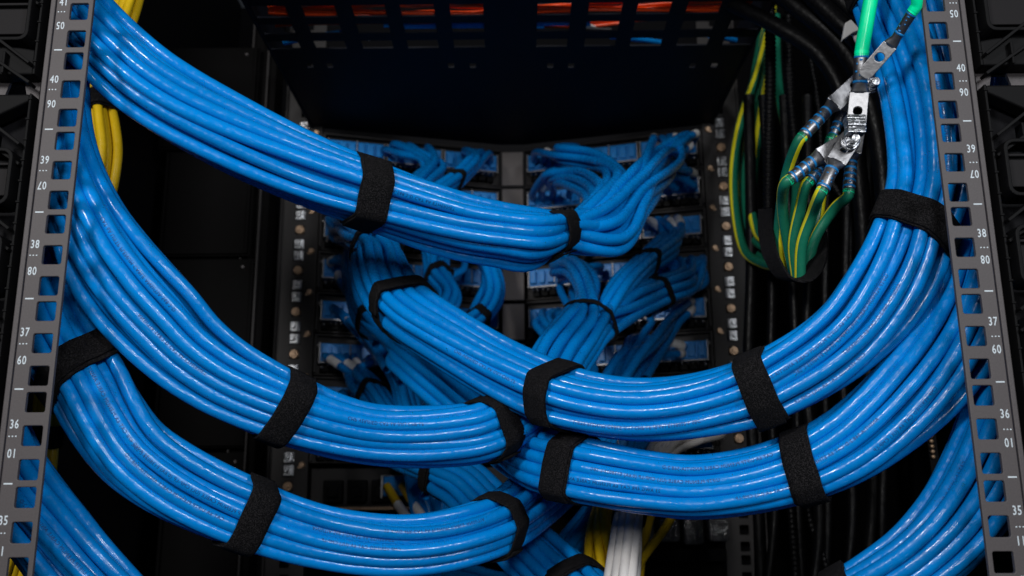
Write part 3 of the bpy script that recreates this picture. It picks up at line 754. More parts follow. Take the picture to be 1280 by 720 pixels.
# ------------------------------------------------------------------ near rails
def zs_index(i):                            # i = 0 top hole of unit 41
    k, o = divmod(i, 3); return -(k * U + (6.35, 22.225, 38.1)[o])
for sd in (-1, 1):
    t = empty('rack_rail', (sd * W, 0, -420))
    tag(t, ('grey numbered rack rail with square holes on the left edge of the picture' if sd < 0 else 'grey numbered rack rail with square holes on the right edge of the picture'), 'rack rail', 'grey numbered front rails')
    holes = []
    for i in range(-6, 27):
        if sd > 0: holes.append(rrect(0, zs_index(i), 9.6, 9.6, 1.0, 3))
        else: holes.append(rrect(0, zs_index(i), 9.6, 9.6, 1.0, 3))
    outer = [(-12.2, -440), (7.2, -440), (7.2, 95), (-12.2, 95)]
    o = holed_plate('rail_face', outer, holes, (lambda a, b: (-W + a, 0, b)) if sd < 0 else (lambda a, b: (W - a, 0, b)), (0, 2.2, 0), RAIL, t); bev(o, .35, 2)
    mb = MB(); X = lambda a: sd * (W + a)
    mb.box(X(12.25), X(13.0), 2.6, 5, -440, 95); mb.box(X(13.05), X(15.6), .2, 6, -440, 95)
    bev(mb.build('rail_step', RAIL, t), .5)
    mb = MB(); mb.box(X(15.62), X(17.6), 3.0, 8.5, -440, 95); bev(mb.build('rail_groove', PLAST, t), .3)
    mb = MB(); mb.box(X(-6.9), X(-5.1), 2.3, 16, -440, 95); bev(mb.build('inner_flange', RAIL, t), .4) if False else None
    # bracket plate behind the cable manager with a tapered opening
    zg = P(60, 108, 6)[2] if sd < 0 else P(1225, 97, 6)[2]
    pl = [(17.7, zg - 11), (90, zg - 11), (90, zg + 11), (17.7, zg + 11)]
    tr = [(25, zg - 9), (39, zg - 9), (34.5, zg + 8), (29.5, zg + 8)]
    holed_plate('bracket_plate', pl, [tr], lambda a, b: (X(a), 7, b), (0, 2, 0), RAIL, t)
    # markings
    vs = []; fs = []
    def put(txt, a, z, size, rot=False, sq=.70):
        v2, f = text2d(txt, size, 0, sq, .06); c = (v2.max(0) + v2.min(0)) / 2; q = v2 - c
        if rot: q = -q
        n0 = len(vs)
        for x, y in q: vs.append((sd * (W + a) + x, -.06, z + y))
        fs.extend(tuple(n0 + i for i in ff) for ff in f)
    def rect(a, z, w_, h_):
        n0 = len(vs); x = sd * (W + a)
        vs.extend([(x - w_ / 2, -.06, z - h_ / 2), (x + w_ / 2, -.06, z - h_ / 2), (x + w_ / 2, -.06, z + h_ / 2), (x - w_ / 2, -.06, z + h_ / 2)]); fs.append((n0, n0 + 1, n0 + 2, n0 + 3))
    up, dn = (5.6, -8.2) if sd < 0 else (7.2, -6.4)
    for k in range(-1, 8):
        zc = -(k * U) - 22.225
        put(str(41 - k), 8.9, zc + up, 6.0); put('%02d' % (5 + k), 8.9, zc + dn, 6.0, True)
        for q in (-1.6, 0, 1.6): rect(9.2 + q, zc - .2, .7, .55)
        rect(8.7, zc + 22.225, 4.2, .65)
    make('unit_markings', vs, fs, EDGE, t)

# black plastic cable managers outside the rails --------------------------------
for sd in (-1, 1):
    X = lambda a: sd * (W + a)
    zg = P(60, 108, 0)[2] if sd < 0 else P(1225, 97, 0)[2]
    for part, (zt, zb) in enumerate(((95, zg + 5.4), (zg - 5.4, -440))):
        t = empty('cable_manager', (X(30), 0, min(zt, zb)))
        tag(t, ('%s black plastic finger duct outside the %s numbered rail' % (('short upper', 'long lower')[part], ('left', 'right')[sd > 0])), 'cable manager', 'black plastic finger ducts')
        mb = MB(); mb.box(X(17.7), X(19.0), -3.5, 6, zb, zt); bev(mb.build('edge_strip', PLAST, t), .35)
        mb = MB(); z = zt - 3
        while z > zb + 2:
            mb.box(X(17.2), X(19.3), -4.1, -2.9, z - .55, z + .55); z -= 11.1
        bev(mb.build('edge_pegs', PLAST, t), .3)
        # base web recessed
        mb = MB(); mb.box(X(19.02), X(80), 9.5, 11, zb, zt)
        bev(mb.build('base_web', BLACK, t), .4)
        # closed end near the gap
        mb = MB(); ze = zb if part == 0 else zt; s_ = 1 if part == 0 else -1
        mb.prism([(X(19.02), -3, ze), (X(52), -3, ze), (X(58), -3, ze + s_ * 6), (X(58), -3, ze + s_ * 16), (X(50), -3, ze + s_ * 20), (X(19.02), -3, ze + s_ * (14 if part == 0 else 4))], (0, 1, 0), 10)
        bev(mb.build('end_cap', PLAST, t), 1.2, 3)
        # fingers: one rounded hollow tip per rack unit and truss ribs between
        k0 = 0; zc = -22.2 + U * 2 - 6
        while zc > -440:
            if zc + 18 < zt and zc - 30 > zb or (part == 0 and zc > zb + 22 and zc < zt):
                fo = [(a, b) for a, b in rrect(38, zc, 35, 30, 5, 4)]; fi = rrect(38, zc, 31, 26, 3.5, 4)
                o = holed_plate('finger_tip', fo, [fi], lambda a, b: (X(a), -9, b), (0, 14, 0), PLAST, t); bev(o, .5)
                mb = MB(); mb.box(X(22.6), X(53.4), -2, -.5, zc - 8, zc + 8); mb.box(X(22.6), X(53.4), -5, -2.02, zc + 7, zc + 8.5); bev(mb.build('finger_web', PLAST_LIT, t), .4)
            if zc - 15 > zb + 8 and zc - 30 < zt:
                mb = MB(); z1 = zc - 16; z2 = zc - 29
                mb.bar((X(19), -4, z2 + 2), (X(48), -6, min(zt - 2, z2 + 24)), 1.6, 8)
                mb.bar((X(19), -2, z2 - 8), (X(60), -5, min(zt - 2, z2 + 20)), 1.6, 8)
                mb.bar((X(33), -3, z2 - 3), (X(33), -3, z2 + 9), 1.3, 7, up=(0, 1, 0))
                mb.bar((X(45), -3, z2 + 0), (X(45), -3, z2 + 14), 1.3, 7, up=(0, 1, 0))
                bev(mb.build('truss_ribs', PLAST, t), .3)
            zc -= U

# ------------------------------------------------------------------ the blue bundles
R = 3.85
J = jackpt
B1 = bundle('blue bundle sweeping from the top left corner to the middle of the picture',
    [(-40, -110, 60, 46), (60, -20, 45, 46), (128, 52, 42, 46), (189, 106, 45, 48), (279, 161, 55, 49), (382, 211, 66, 46), (455, 240, 76, 44), (563, 280, 92, 43), (640, 296, 104, 41), (705, 303, 120, 40)],
    24, R, BLUE, 11, twist=.42,
    end=[dict(n=7, loose=.7, way=[(758, 298, 145), (792, 262, 200), (808, 220, 300)], jacks=[J(1, 0, f) for f in (.08, .14, .3, .22)] + [J(1, 1, f) for f in (.1, .3)], tags=[0, 2, 4], tagoff=6),
         dict(n=7, loose=.7, way=[(750, 280, 145), (790, 240, 205), (832, 202, 350)], jacks=[J(1, 0, f) for f in (.12, .2, .26)] + [J(1, 1, f) for f in (.15, .2)], tags=[1], tagoff=5),
         dict(n=5, way=[(748, 255, 160), (768, 222, 280), (742, 200, 400), (700, 193, 450)], jacks=[J(1, 0, f) for f in (.82, .88, .94, .78, .7)], tags=[0, 1], tagoff=3),
         dict(n=4, way=[(738, 262, 170), (742, 238, 280), (712, 224, 400), (690, 222, 450)], jacks=[J(1, 1, f) for f in (.84, .9, .95, .75)], tags=[1], tagoff=3)],
    texts=[(520, 245, 0, False), (560, 300, 2, True)])
strap_at(B1, 467, 242, 'wide strap on the top left blue bundle, at its middle, with a folded overlap', 22, yaw=14, tilt=-6, tail=(170, 345))
strap_at(B1, 711, 303, 'strap at the right end of the top left blue bundle, where its cables fan out', 19, yaw=22, tilt=-10, tail=(20, 190))

B2 = bundle('blue bundle from the upper left rail through the centre, then up to the right panels',
    [(70, -60, 70, 40), (72, 70, 55, 36), (80, 180, 42, 37), (104, 262, 38, 45), (142, 335, 40, 57), (194, 396, 48, 59), (252, 452, 60, 52), (360, 511, 78, 45), (449, 540, 95, 39), (520, 546, 108, 39), (611, 537, 122, 39), (668, 500, 152, 39), (703, 447, 195, 38), (738, 398, 240, 34)],
    24, R, BLUE, 22, twist=.5,
    end=[dict(n=8, way=[(775, 362, 290), (808, 328, 350), (840, 300, 420)], jacks=[J(1, 2, f) for f in (.2, .25, .3, .34)] + [J(1, 3, .3)], tags=[1, 3, 5], tagoff=4, taglen=5),
         dict(n=9, way=[(782, 385, 290), (822, 366, 340), (858, 350, 410)], jacks=[J(1, 3, f) for f in (.08, .14, .2, .26)]),
         dict(n=6, way=[(735, 362, 300), (718, 335, 380), (700, 335, 460)], jacks=[J(1, 2, f) for f in (.7, .8)] + [J(1, 3, f) for f in (.6, .7, .8)])],
    texts=[(240, 340, 1, False), (170, 330, 2, False), (480, 520, 3, False), (215, 440, 0, False)])
strap_at(B2, 362, 510, 'strap on the middle left blue bundle, just left of the centre stack', 20, yaw=8, tilt=4, tail=(170, 340))
strap_at(B2, 618, 537, 'strap on the middle left blue bundle where it dips below the right hand bundle', 20, yaw=14, tilt=-8, tail=(20, 190))
strap_at(B2, 738, 402, 'strap on the blue cables rising steeply to the right patch panels', 15, yaw=24, tail=(20, 200))
for q, (u, v, lb) in enumerate(((808, 328, 'small strap on leads to the third right hand patch panel'), (822, 366, 'small strap on leads to the fourth right hand patch panel'))):
    strap_at(B2, u, v, lb, 13, ids=B2['end'][q][0], tail=(20, 180), near=350 if q == 0 else 340)

B3 = bundle('blue bundle from the lower left rail sweeping under the centre of the picture',
    [(10, 180, 90, 38), (22, 280, 75, 42), (45, 365, 62, 46), (72, 424, 56, 47), (108, 478, 55, 49), (154, 552, 58, 48), (207, 594, 66, 48), (300, 638, 80, 44), (396, 670, 98, 39), (514, 682, 115, 38), (608, 661, 135, 38), (668, 622, 195, 39), (715, 575, 235, 38), (752, 512, 275, 34)],
    24, R, BLUE, 33, twist=.45,
    end=[dict(n=2, loose=.8, way=[(792, 452, 300), (818, 422, 350), (838, 402, 400)], jacks=[J(1, 4, f) for f in (.15, .22, .3, .36)], tags=[0, 1, 2, 3], tagoff=5, taglen=4),
         dict(n=2, loose=.8, way=[(768, 468, 320), (785, 438, 370), (800, 432, 430)], jacks=[J(1, 5, f) for f in (.2, .28, .36, .44)], tags=[0, 1, 3], tagoff=5, taglen=4),
         dict(n=6, way=[(735, 470, 340), (700, 430, 420), (680, 405, 460)], jacks=[J(1, 4, f) for f in (.75, .82, .9)]),
         dict(n=8, way=[(742, 500, 340), (725, 510, 420), (715, 515, 450)], jacks=[J(1, 6, f) for f in (.5, .6, .7)])],
    texts=[(240, 600, 1, True), (215, 625, 2, True), (450, 690, 3, True), (440, 668, 0, False), (540, 665, 4, False), (140, 520, 4, True)])
strap_at(B3, 98, 466, 'wide strap on the lower left blue bundle, right beside the numbered rail', 20, yaw=-8, tilt=-4, tail=(150, 330))
strap_at(B3, 318, 641, 'strap on the lower left blue bundle near the bottom, left of the centre', 20, yaw=12, tilt=2, tail=(160, 345))
strap_at(B3, 616, 659, 'strap at the bottom centre, on the lower left blue bundle where it turns up', 20, yaw=16, tilt=-6, tail=(20, 190))

B4 = bundle('blue bundle from the top right corner, curling left and up to the left patch panels',
    [(1085, -120, 70, 50), (1120, -10, 55, 54), (1150, 90, 48, 52), (1162, 180, 45, 50), (1160, 235, 45, 49), (1143, 287, 46, 48), (1119, 345, 48, 53), (1056, 424, 58, 48), (950, 486, 72, 44), (880, 505, 82, 41), (800, 512, 92, 40), (722, 501, 102, 40), (683, 488, 108, 41), (622, 460, 120, 40), (562, 424, 132, 39), (507, 386, 150, 38), (480, 350, 185, 37), (468, 312, 220, 33)],
    24, R, BLUE, 44, twist=.55,
    end=[dict(n=5, way=[(480, 270, 280), (530, 225, 380), (545, 205, 440)], jacks=[J(-1, 0, f) for f in (.5, .42, .6)]),
         dict(n=5, way=[(492, 280, 290), (568, 226, 390), (590, 205, 440)], jacks=[J(-1, 0, f) for f in (.8, .86, .9, .94)]),
         dict(n=5, way=[(455, 285, 290), (440, 262, 380), (430, 262, 440)], jacks=[J(-1, 1, f) for f in (.1, .2, .3)]),
         dict(n=5, way=[(448, 292, 290), (436, 285, 380), (428, 285, 440)], jacks=[J(-1, 2, f) for f in (.1, .2, .3)])],
    texts=[(1010, 440, 2, False), (1060, 420, 1, False), (1085, 400, 0, False), (800, 528, 1, True), (1180, 170, 4, True), (600, 465, 3, True), (960, 420, 3, False), (1040, 480, 3, False)])
strap_at(B4, 1143, 285, 'wide strap on the top right blue bundle, touching the right numbered rail', 21, yaw=-8, tilt=4, tail=(200, 350))
strap_at(B4, 949, 488, 'strap on the upper right blue bundle, right of the centre stack', 20, yaw=10, tilt=4, tail=(190, 340))
strap_at(B4, 686, 487, 'strap in the very middle, on the upper right blue bundle', 19, yaw=24, tilt=-6, tail=(150, 330))
strap_at(B4, 503, 388, 'strap on the upper right blue bundle where it bends up at the left', 18, yaw=18, tilt=4, tail=(150, 330))
strap_at(B4, 470, 312, 'strap half hidden under the top left blue bundle, at the upward bend', 13, tail=(160, 330), near=220)
strap_at(B4, 1112, -8, 'strap at the top edge behind the green wire, on the top right blue bundle', 16, tail=(160, 330))
strap_at(B4, 568, 227, 'small strap on leads just above the top left blue bundle', 12, ids=B4['end'][1][0], near=390, tail=(20, 170))

B5 = bundle('blue bundle from the right rail, second one down, running low under the upper right bundle',
    [(1262, 40, 80, 44), (1252, 160, 62, 47), (1243, 260, 55, 50), (1226, 345, 52, 53), (1196, 418, 54, 55), (1149, 482, 58, 54), (1066, 552, 70, 48), (1000, 584, 80, 44), (925, 603, 90, 41), (860, 609, 96, 40), (790, 600, 104, 40), (740, 590, 112, 41), (697, 580, 126, 41), (645, 557, 192, 38), (590, 512, 235, 34), (535, 462, 270, 33), (492, 425, 310, 26)],
    24, R, BLUE, 55, twist=.5,
    end=[dict(n=10, way=[(462, 400, 340), (447, 360, 380), (443, 320, 420)], jacks=[J(-1, 2, f) for f in (.15, .25, .35)] + [J(-1, 3, f) for f in (.12, .2, .3)], tags=[1, 3], tagoff=2),
         dict(n=6, way=[(560, 420, 370), (598, 398, 400), (618, 370, 430), (612, 335, 460)], jacks=[J(-1, 2, f) for f in (.7, .78, .86, .94)]),
         dict(n=6, way=[(530, 410, 370), (560, 372, 400), (547, 345, 420), (545, 318, 450)], jacks=[J(-1, 1, f) for f in (.5, .6)] + [J(-1, 2, f) for f in (.5, .58)])],
    texts=[(820, 595, 1, False), (760, 610, 4, False), (1060, 560, 0, False), (1130, 520, 3, False), (900, 590, 2, False), (970, 605, 3, False)])
strap_at(B5, 1001, 589, 'strap on the lower right blue bundle, just below the other right strap', 20, yaw=10, tilt=6, tail=(190, 345))
strap_at(B5, 724, 584, 'strap below the middle one, on the lower right blue bundle', 23, yaw=6, tilt=-4, tail=(150, 330))
strap_at(B5, 460, 404, 'small strap on dim blue leads at the left panel edge, left of the bend', 13, ids=B5['end'][0][0], near=340, tail=(20, 180))
strap_at(B5, 598, 398, 'small strap under looping leads left of the grey centre plates', 13, ids=B5['end'][1][0], near=400, tail=(20, 180))
strap_at(B5, 547, 345, 'small strap on two short leads just below the top left blue bundle', 12, ids=B5['end'][2][0], near=420, tail=(20, 180))

B6 = bundle('blue bundle leaving the bottom right corner and returning at the bottom centre',
    [(1275, 360, 85, 44), (1268, 470, 66, 50), (1246, 550, 58, 52), (1212, 626, 56, 52), (1160, 690, 58, 48), (1075, 748, 70, 44), (960, 800, 90, 40), (840, 810, 120, 40), (760, 770, 160, 40), (712, 733, 195, 41), (656, 684, 225, 38), (606, 632, 250, 35), (570, 598, 270, 32), (538, 590, 290, 28)],
    24, R, BLUE, 66, twist=.5,
    end=[dict(n=7, way=[(500, 540, 350), (466, 492, 400), (450, 474, 430)], jacks=[J(-1, 5, f, -6) for f in (.1, .17, .24, .32, .4, .13, .2, .28)], tags=[0, 1, 2, 3, 4, 5, 6, 7], tagoff=5, taglen=4, pull=.5),
         dict(n=7, way=[(515, 530, 350), (498, 470, 400), (470, 430, 440)], jacks=[J(-1, 4, f, -4) for f in (.15, .25, .4)], tags=[1], tagoff=4),
         dict(n=6, way=[(500, 570, 360), (470, 545, 420), (450, 530, 450)], jacks=[J(-1, 6, f) for f in (.2, .4)])],
    texts=[(1160, 640, 2, False)])
strap_at(B6, 1064, 752, 'strap cut by the bottom edge, on the bottom right blue bundle', 18, tail=(160, 340))
strap_at(B6, 720, 740, 'strap cut by the bottom edge near the yellow and white cables', 18, yaw=25, tail=(160, 340), near=195)
strap_at(B6, 552, 594, 'dim strap in the gap above the bottom centre bundle', 17, yaw=6, tail=(160, 340), near=275)
strap_at(B6, 461, 492, 'small strap below four white tagged leads at the left', 12, ids=B6['end'][0][0], near=400, tail=(20, 180))

B7 = bundle('blue bundle in the bottom left corner, partly behind the numbered rail',
    [(-60, 400, 100, 40), (-25, 505, 80, 44), (8, 590, 66, 48), (66, 672, 62, 50), (122, 740, 66, 50), (230, 830, 90, 44), (420, 900, 130, 42), (560, 870, 180, 38), (640, 790, 230, 30), (672, 740, 260, 24)],
    24, R, BLUE, 77, twist=.4,
    end=[dict(n=6, way=[(708, 690, 285), (745, 640, 310), (775, 590, 360), (800, 560, 430)], jacks=[J(1, 6, f) for f in (.3, .4, .5)]),
         dict(n=14, way=[(660, 760, 330), (600, 740, 400), (560, 720, 440)], jacks=[J(-1, 7, f) for f in (.5, .6, .7, .8)])],
    texts=[(75, 690, 2, True)])

# ------------------------------------------------------------------ single patch leads in front of the panels
LEADS = [
 (-1, 3, .14, [(425, 352, 455), (438, 372, 420), (452, 400, 370), (470, 430, 330)], 'single tagged blue lead from the fourth left hand patch panel'),
 (-1, 4, .12, [(437, 402, 455), (452, 417, 430), (466, 436, 390), (484, 462, 340)], 'single tagged blue lead from the fifth left hand patch panel'),
 (-1, 2, .12, [(415, 296, 450), (432, 305, 430), (446, 325, 390), (452, 360, 350)], 'single blue lead from the third left hand patch panel'),
 (-1, 2, .74, [(580, 335, 470), (560, 348, 450), (545, 372, 420), (552, 400, 380)], 'left one of the curved leads left of the grey centre plates'),
 (-1, 2, .9, [(606, 340, 470), (604, 360, 450), (592, 385, 420), (585, 410, 380)], 'right one of the curved leads left of the grey centre plates'),
 (-1, 0, .36, [(500, 192, 470), (524, 198, 455), (531, 215, 430), (528, 240, 390)], 'short blue lead bending down from the first left hand patch panel'),
 (1, 4, .14, [(864, 388, 460), (850, 402, 440), (832, 432, 400), (806, 474, 330)], 'outermost tagged lead slanting down left from the fifth right hand patch panel'),
 (1, 4, .24, [(848, 392, 460), (834, 408, 440), (816, 440, 400), (792, 478, 330)], 'second tagged lead slanting down left from the fifth right hand patch panel'),
 (1, 4, .42, [(815, 402, 460), (806, 415, 440), (786, 446, 400), (768, 480, 340)], 'third tagged lead slanting down left from the fifth right hand patch panel'),
 (1, 5, .22, [(852, 442, 462), (838, 443, 446), (800, 450, 410), (778, 462, 380)], 'tagged lead running flat to the left from the sixth right hand patch panel'),
 (1, 5, .42, [(812, 437, 462), (800, 440, 446), (778, 455, 410), (762, 470, 380)], 'inner tagged lead from the sixth right hand patch panel'),
 (1, 2, .24, [(852, 292, 460), (838, 303, 440), (815, 322, 390), (790, 345, 330)], 'tagged lead reaching up to the third right hand patch panel'),
 (1, 3, .08, [(882, 352, 460), (868, 362, 440), (842, 378, 390), (810, 392, 330)], 'lead reaching the outer end of the fourth right hand patch panel'),
 (1, 0, .12, [(862, 182, 460), (846, 192, 440), (818, 212, 370), (780, 240, 280)], 'tagged lead crossing up to the outer end of the first right hand patch panel'),
 (1, 0, .3, [(828, 184, 460), (815, 192, 440), (800, 218, 370), (772, 258, 260)], 'tagged lead rising steeply to the first right hand patch panel'),
 (1, 1, .1, [(868, 232, 462), (852, 222, 440), (828, 212, 400), (800, 215, 350)], 'dim lead from the outer end of the second right hand patch panel'),
 (1, 1, .2, [(846, 236, 462), (830, 226, 440), (808, 218, 400), (782, 222, 350)], 'dim second lead from the second right hand patch panel'),
 (1, 3, .78, [(704, 346, 480), (700, 360, 455), (712, 385, 410), (725, 410, 350)], 'lead hanging from the inner end of the fourth right hand patch panel'),
 (1, 3, .66, [(728, 346, 480), (716, 362, 455), (722, 385, 410), (735, 410, 350)], 'second lead hanging from the inner end of the fourth right hand patch panel'),
 (1, 4, .84, [(690, 400, 480), (684, 412, 455), (690, 436, 410), (705, 460, 350)], 'lead hanging from the inner end of the fifth right hand patch panel'),
 (-1, 7, .8, [(588, 552, 470), (570, 560, 450), (540, 585, 400), (532, 620, 350)], 'thin blue lead hanging in the gap above the bottom centre bundle')]
for sd, row, fr_, way, lb in LEADS:
    j0 = jackpt(sd, row, fr_, 0, 22); t = empty('network_lead', j0); tag(t, lb, 'patch lead', 'single leads plugged into the patch panels')
    pl = resample(catmull([j0 + (0, 4, 0), j0 + (0, -8, 0)] + [P(*w) for w in way], 4), 4)
    o = tube('cable', pl, 3.7, BLUE, t, 12)
    if 'tagged' in lb: wrap_label(o, pl, 3.7, 9, 14)
    bt = tube('plug_boot', pl[:4], 4.6, JACK, t, 10)

# ------------------------------------------------------------------ yellow, white and black cables
BY = bundle('yellow cable bundle hanging behind the left numbered rail', [(168, -40, 190, 16), (160, 5, 185, 17), (140, 60, 180, 16), (124, 120, 178, 18), (132, 180, 172, 20), (122, 260, 168, 18), (80, 380, 165, 18), (62, 480, 160, 17), (56, 560, 158, 16), (48, 620, 160, 17), (22, 700, 160, 18), (0, 780, 165, 18)],
    9, 3.3, YEL, 81, group='yellow cable bundles', twist=.2)
strap_at(BY, 124, 132, 'dark strap on the yellow bundle between the two upper left blue bundles', 17, tail=(160, 330), tilt=0)
strap_at(BY, 59, 548, 'dark strap on the yellow bundle behind the lower left rail', 17, tail=(160, 330))
BW = bundle('thick white cable bundle standing at the bottom centre', [(765, 850, 150, 24), (772, 770, 155, 24), (780, 700, 168, 22), (785, 648, 205, 18), (795, 610, 300, 16), (815, 580, 370, 15)],
    10, 3.4, WHITE, 82, group='white cables', twist=.3, end=[dict(n=5, way=[(838, 560, 430), (852, 553, 460)], jacks=[J(1, 7, f) for f in (.04, .08, .12)]), dict(n=5, way=[(822, 560, 430), (838, 553, 460)], jacks=[J(1, 7, f) for f in (.1, .14, .18)])])
strap_at(BW, 786, 645, 'dark strap on top of the white cable bundle at the bottom centre', 17, tail=(160, 330), near=205)
BY2 = bundle('curving yellow cables between blue and white ones at the bottom centre', [(790, 860, 215, 24), (770, 780, 220, 24), (752, 710, 232, 22), (750, 668, 250, 18), (757, 630, 290, 14), (780, 590, 370, 12)],
    8, 3.2, YEL, 83, group='yellow cable bundles', twist=.9, wander=.5)
for k, (pts, lb) in enumerate((([(770, 780, 250), (800, 704, 290), (830, 662, 320), (860, 610, 370), (868, 585, 420)], 'single yellow cable slanting up right of the white bundle'),
                               ([(796, 760, 300), (803, 690, 320), (812, 650, 340), (832, 600, 400)], 'short yellow cable piece right behind the white bundle'))):
    pl = catmull([P(*p) for p in pts], 6); o = tube('yellow_cable', pl, 3.4, YEL, None); tag(o, lb, 'cable', 'single yellow cables')

# fat black power cables, top right
for k, (pts, r_, lb) in enumerate(((
        [(960, -60, 210), (1030, 10, 190), (1078, 60, 180), (1108, 130, 178), (1128, 230, 185), (1130, 330, 200)], 6.8, 'thick black cable nearest the blue bundle at the top right'),
        ([(930, -40, 235), (1000, 12, 215), (1050, 55, 205), (1085, 120, 200), (1103, 210, 205), (1108, 320, 215), (1100, 420, 240)], 7.2, 'thick black cable second from the blue bundle at the top right'),
        ([(915, 5, 260), (975, 35, 240), (1025, 70, 228), (1058, 130, 225), (1075, 230, 230), (1080, 340, 240), (1070, 460, 260)], 6.4, 'thick black cable third from the blue bundle at the top right'),
        ([(985, -60, 215), (1050, 0, 195), (1095, 45, 190), (1120, 110, 190), (1140, 220, 195)], 6.0, 'black cable under the white tie at the top right'))):
    pl = catmull([P(*p) for p in pts], 7); o = tube('power_cable', pl, r_, BLACKC, None, 16); tag(o, lb, 'cable', 'thick black power cables')
# ribbed conduits
def conduit(pts, r_, lb, pitch=3.2):
    pl = resample(catmull([P(*p) for p in pts], 3), 1.0); s = np.arange(len(pl))
    o = tube('ribbed_conduit', pl, r_, BLACKC, None, 12, r_ * (1 + .14 * np.sign(np.sin(s * 2 * math.pi / pitch)) * np.abs(np.sin(s * 2 * math.pi / pitch)) ** .5)); tag(o, lb, 'conduit', 'ribbed black conduits')
conduit([(962, -20, 330), (963, 80, 330), (961, 200, 330), (960, 330, 335)], 4.6, 'ribbed black conduit beside the long green and yellow wires', 4.2)
conduit([(984, 20, 300), (986, 90, 300), (993, 170, 305), (1004, 260, 310)], 4.0, 'ribbed black conduit behind the crimped lug of the bright green wire', 4.2)
conduit([(1010, 60, 320), (1022, 130, 330), (1030, 210, 340), (1058, 260, 340), (1062, 340, 340)], 2.6, 'thin ribbed conduit behind the lug cluster', 4)
conduit([(985, 600, 330), (990, 650, 330), (995, 740, 330)], 3.0, 'thin ribbed conduit below the lower right strap', 4)
conduit([(1004, 600, 350), (1012, 650, 350), (1030, 700, 350), (1040, 760, 350)], 2.4, 'thin ribbed conduit slanting down to the bottom right', 4)
rng = random.Random(21)
for k in range(8):
    u = 942 + k * 23 + rng.uniform(-4, 4); y = 330 + rng.uniform(-20, 90); r_ = rng.uniform(3.2, 6.5)
    pts = [(u + rng.uniform(-12, 6), 120, y), (u, 330, y), (u + rng.uniform(-6, 6), 480, y), (u + rng.uniform(-10, 14), 640, y), (u + rng.uniform(-15, 20), 780, y)]
    o = tube('power_cable', resample(catmull([P(*p) for p in pts], 8), 10), r_, BLACKC, None, 12)
    tag(o, '%s black cable from the left hanging in the dark gap right of the patch panels' % ['first', 'second', 'third', 'fourth', 'fifth', 'sixth', 'seventh', 'eighth'][k], 'cable', 'black cables hanging in the right gap')
a_ = P(1165, 540, 300); b_ = P(1172, 612, 300)
t = empty('brass_strip', a_); tag(t, 'row of small brass contacts in the dark, below the lower right bundle', 'contact strip')
for v0, n_ in ((545, 5), (598, 2)):
    for k in range(n_):
        c = P(1163 + (v0 - 545 + k * 6.5) * .12, v0 + k * 6.5, 300); mb = MB(); mb.cyl(c, c + (0, -2, 0), 1.7, 1.3, 8); mb.build('contact', BRASS, t, True)
c0_ = P(1162, 530, 302); c1_ = P(1176, 640, 302); mb = MB(); mb.bar(c0_, c1_, 7, 1.5); mb.build('carrier', BLACK, t)
# white cable tie head
t = empty('cable_tie', P(1065, 45, 165)); tag(t, 'white nylon cable tie end sticking out of the black cables at the top right', 'cable tie')
mb = MB(); mb.prism([P(1057, 28, 160), P(1064, 24, 160), P(1076, 37, 160), P(1067, 40, 160), P(1053, 50, 160)], (0, 1, 0), 4); bev(mb.build('tie_head', TIE, t), .6)
mb = MB(); mb.bar(P(1064, 33, 163), P(1078, 60, 168), 5, 2); bev(mb.build('tie_tail', TIE, t), .4)

# ------------------------------------------------------------------ ground wires and lugs
t = empty('ground_wires', P(935, 250, 200)); tag(t, 'green and yellow ground wires hanging in long loops beside the right patch panels', 'ground wires', None)
for pts in ([(962, 20, 470), (946, 90, 440), (926, 150, 425), (917, 210, 415), (920, 270, 400), (930, 312, 380), (955, 330, 330), (985, 330, 240)],
            [(958, 30, 478), (951, 100, 450), (938, 160, 440), (931, 210, 430), (932, 262, 415), (941, 296, 390), (962, 312, 340), (985, 320, 260)],
            [(966, 10, 465), (960, 80, 430), (950, 140, 415), (944, 200, 400), (939, 255, 390), (946, 290, 370), (966, 305, 320), (990, 318, 250)],
            [(956, 20, 482), (940, 110, 460), (923, 180, 448), (924, 250, 440), (936, 306, 410), (960, 326, 360), (990, 326, 280)],
            [(970, 20, 420), (971, 80, 400), (976, 130, 380), (987, 180, 350), (996, 230, 310), (992, 290, 260)]):
    tube('ground_wire', catmull([P(*p) for p in pts], 4), 4.2, GY, t, 16, stripe=True)

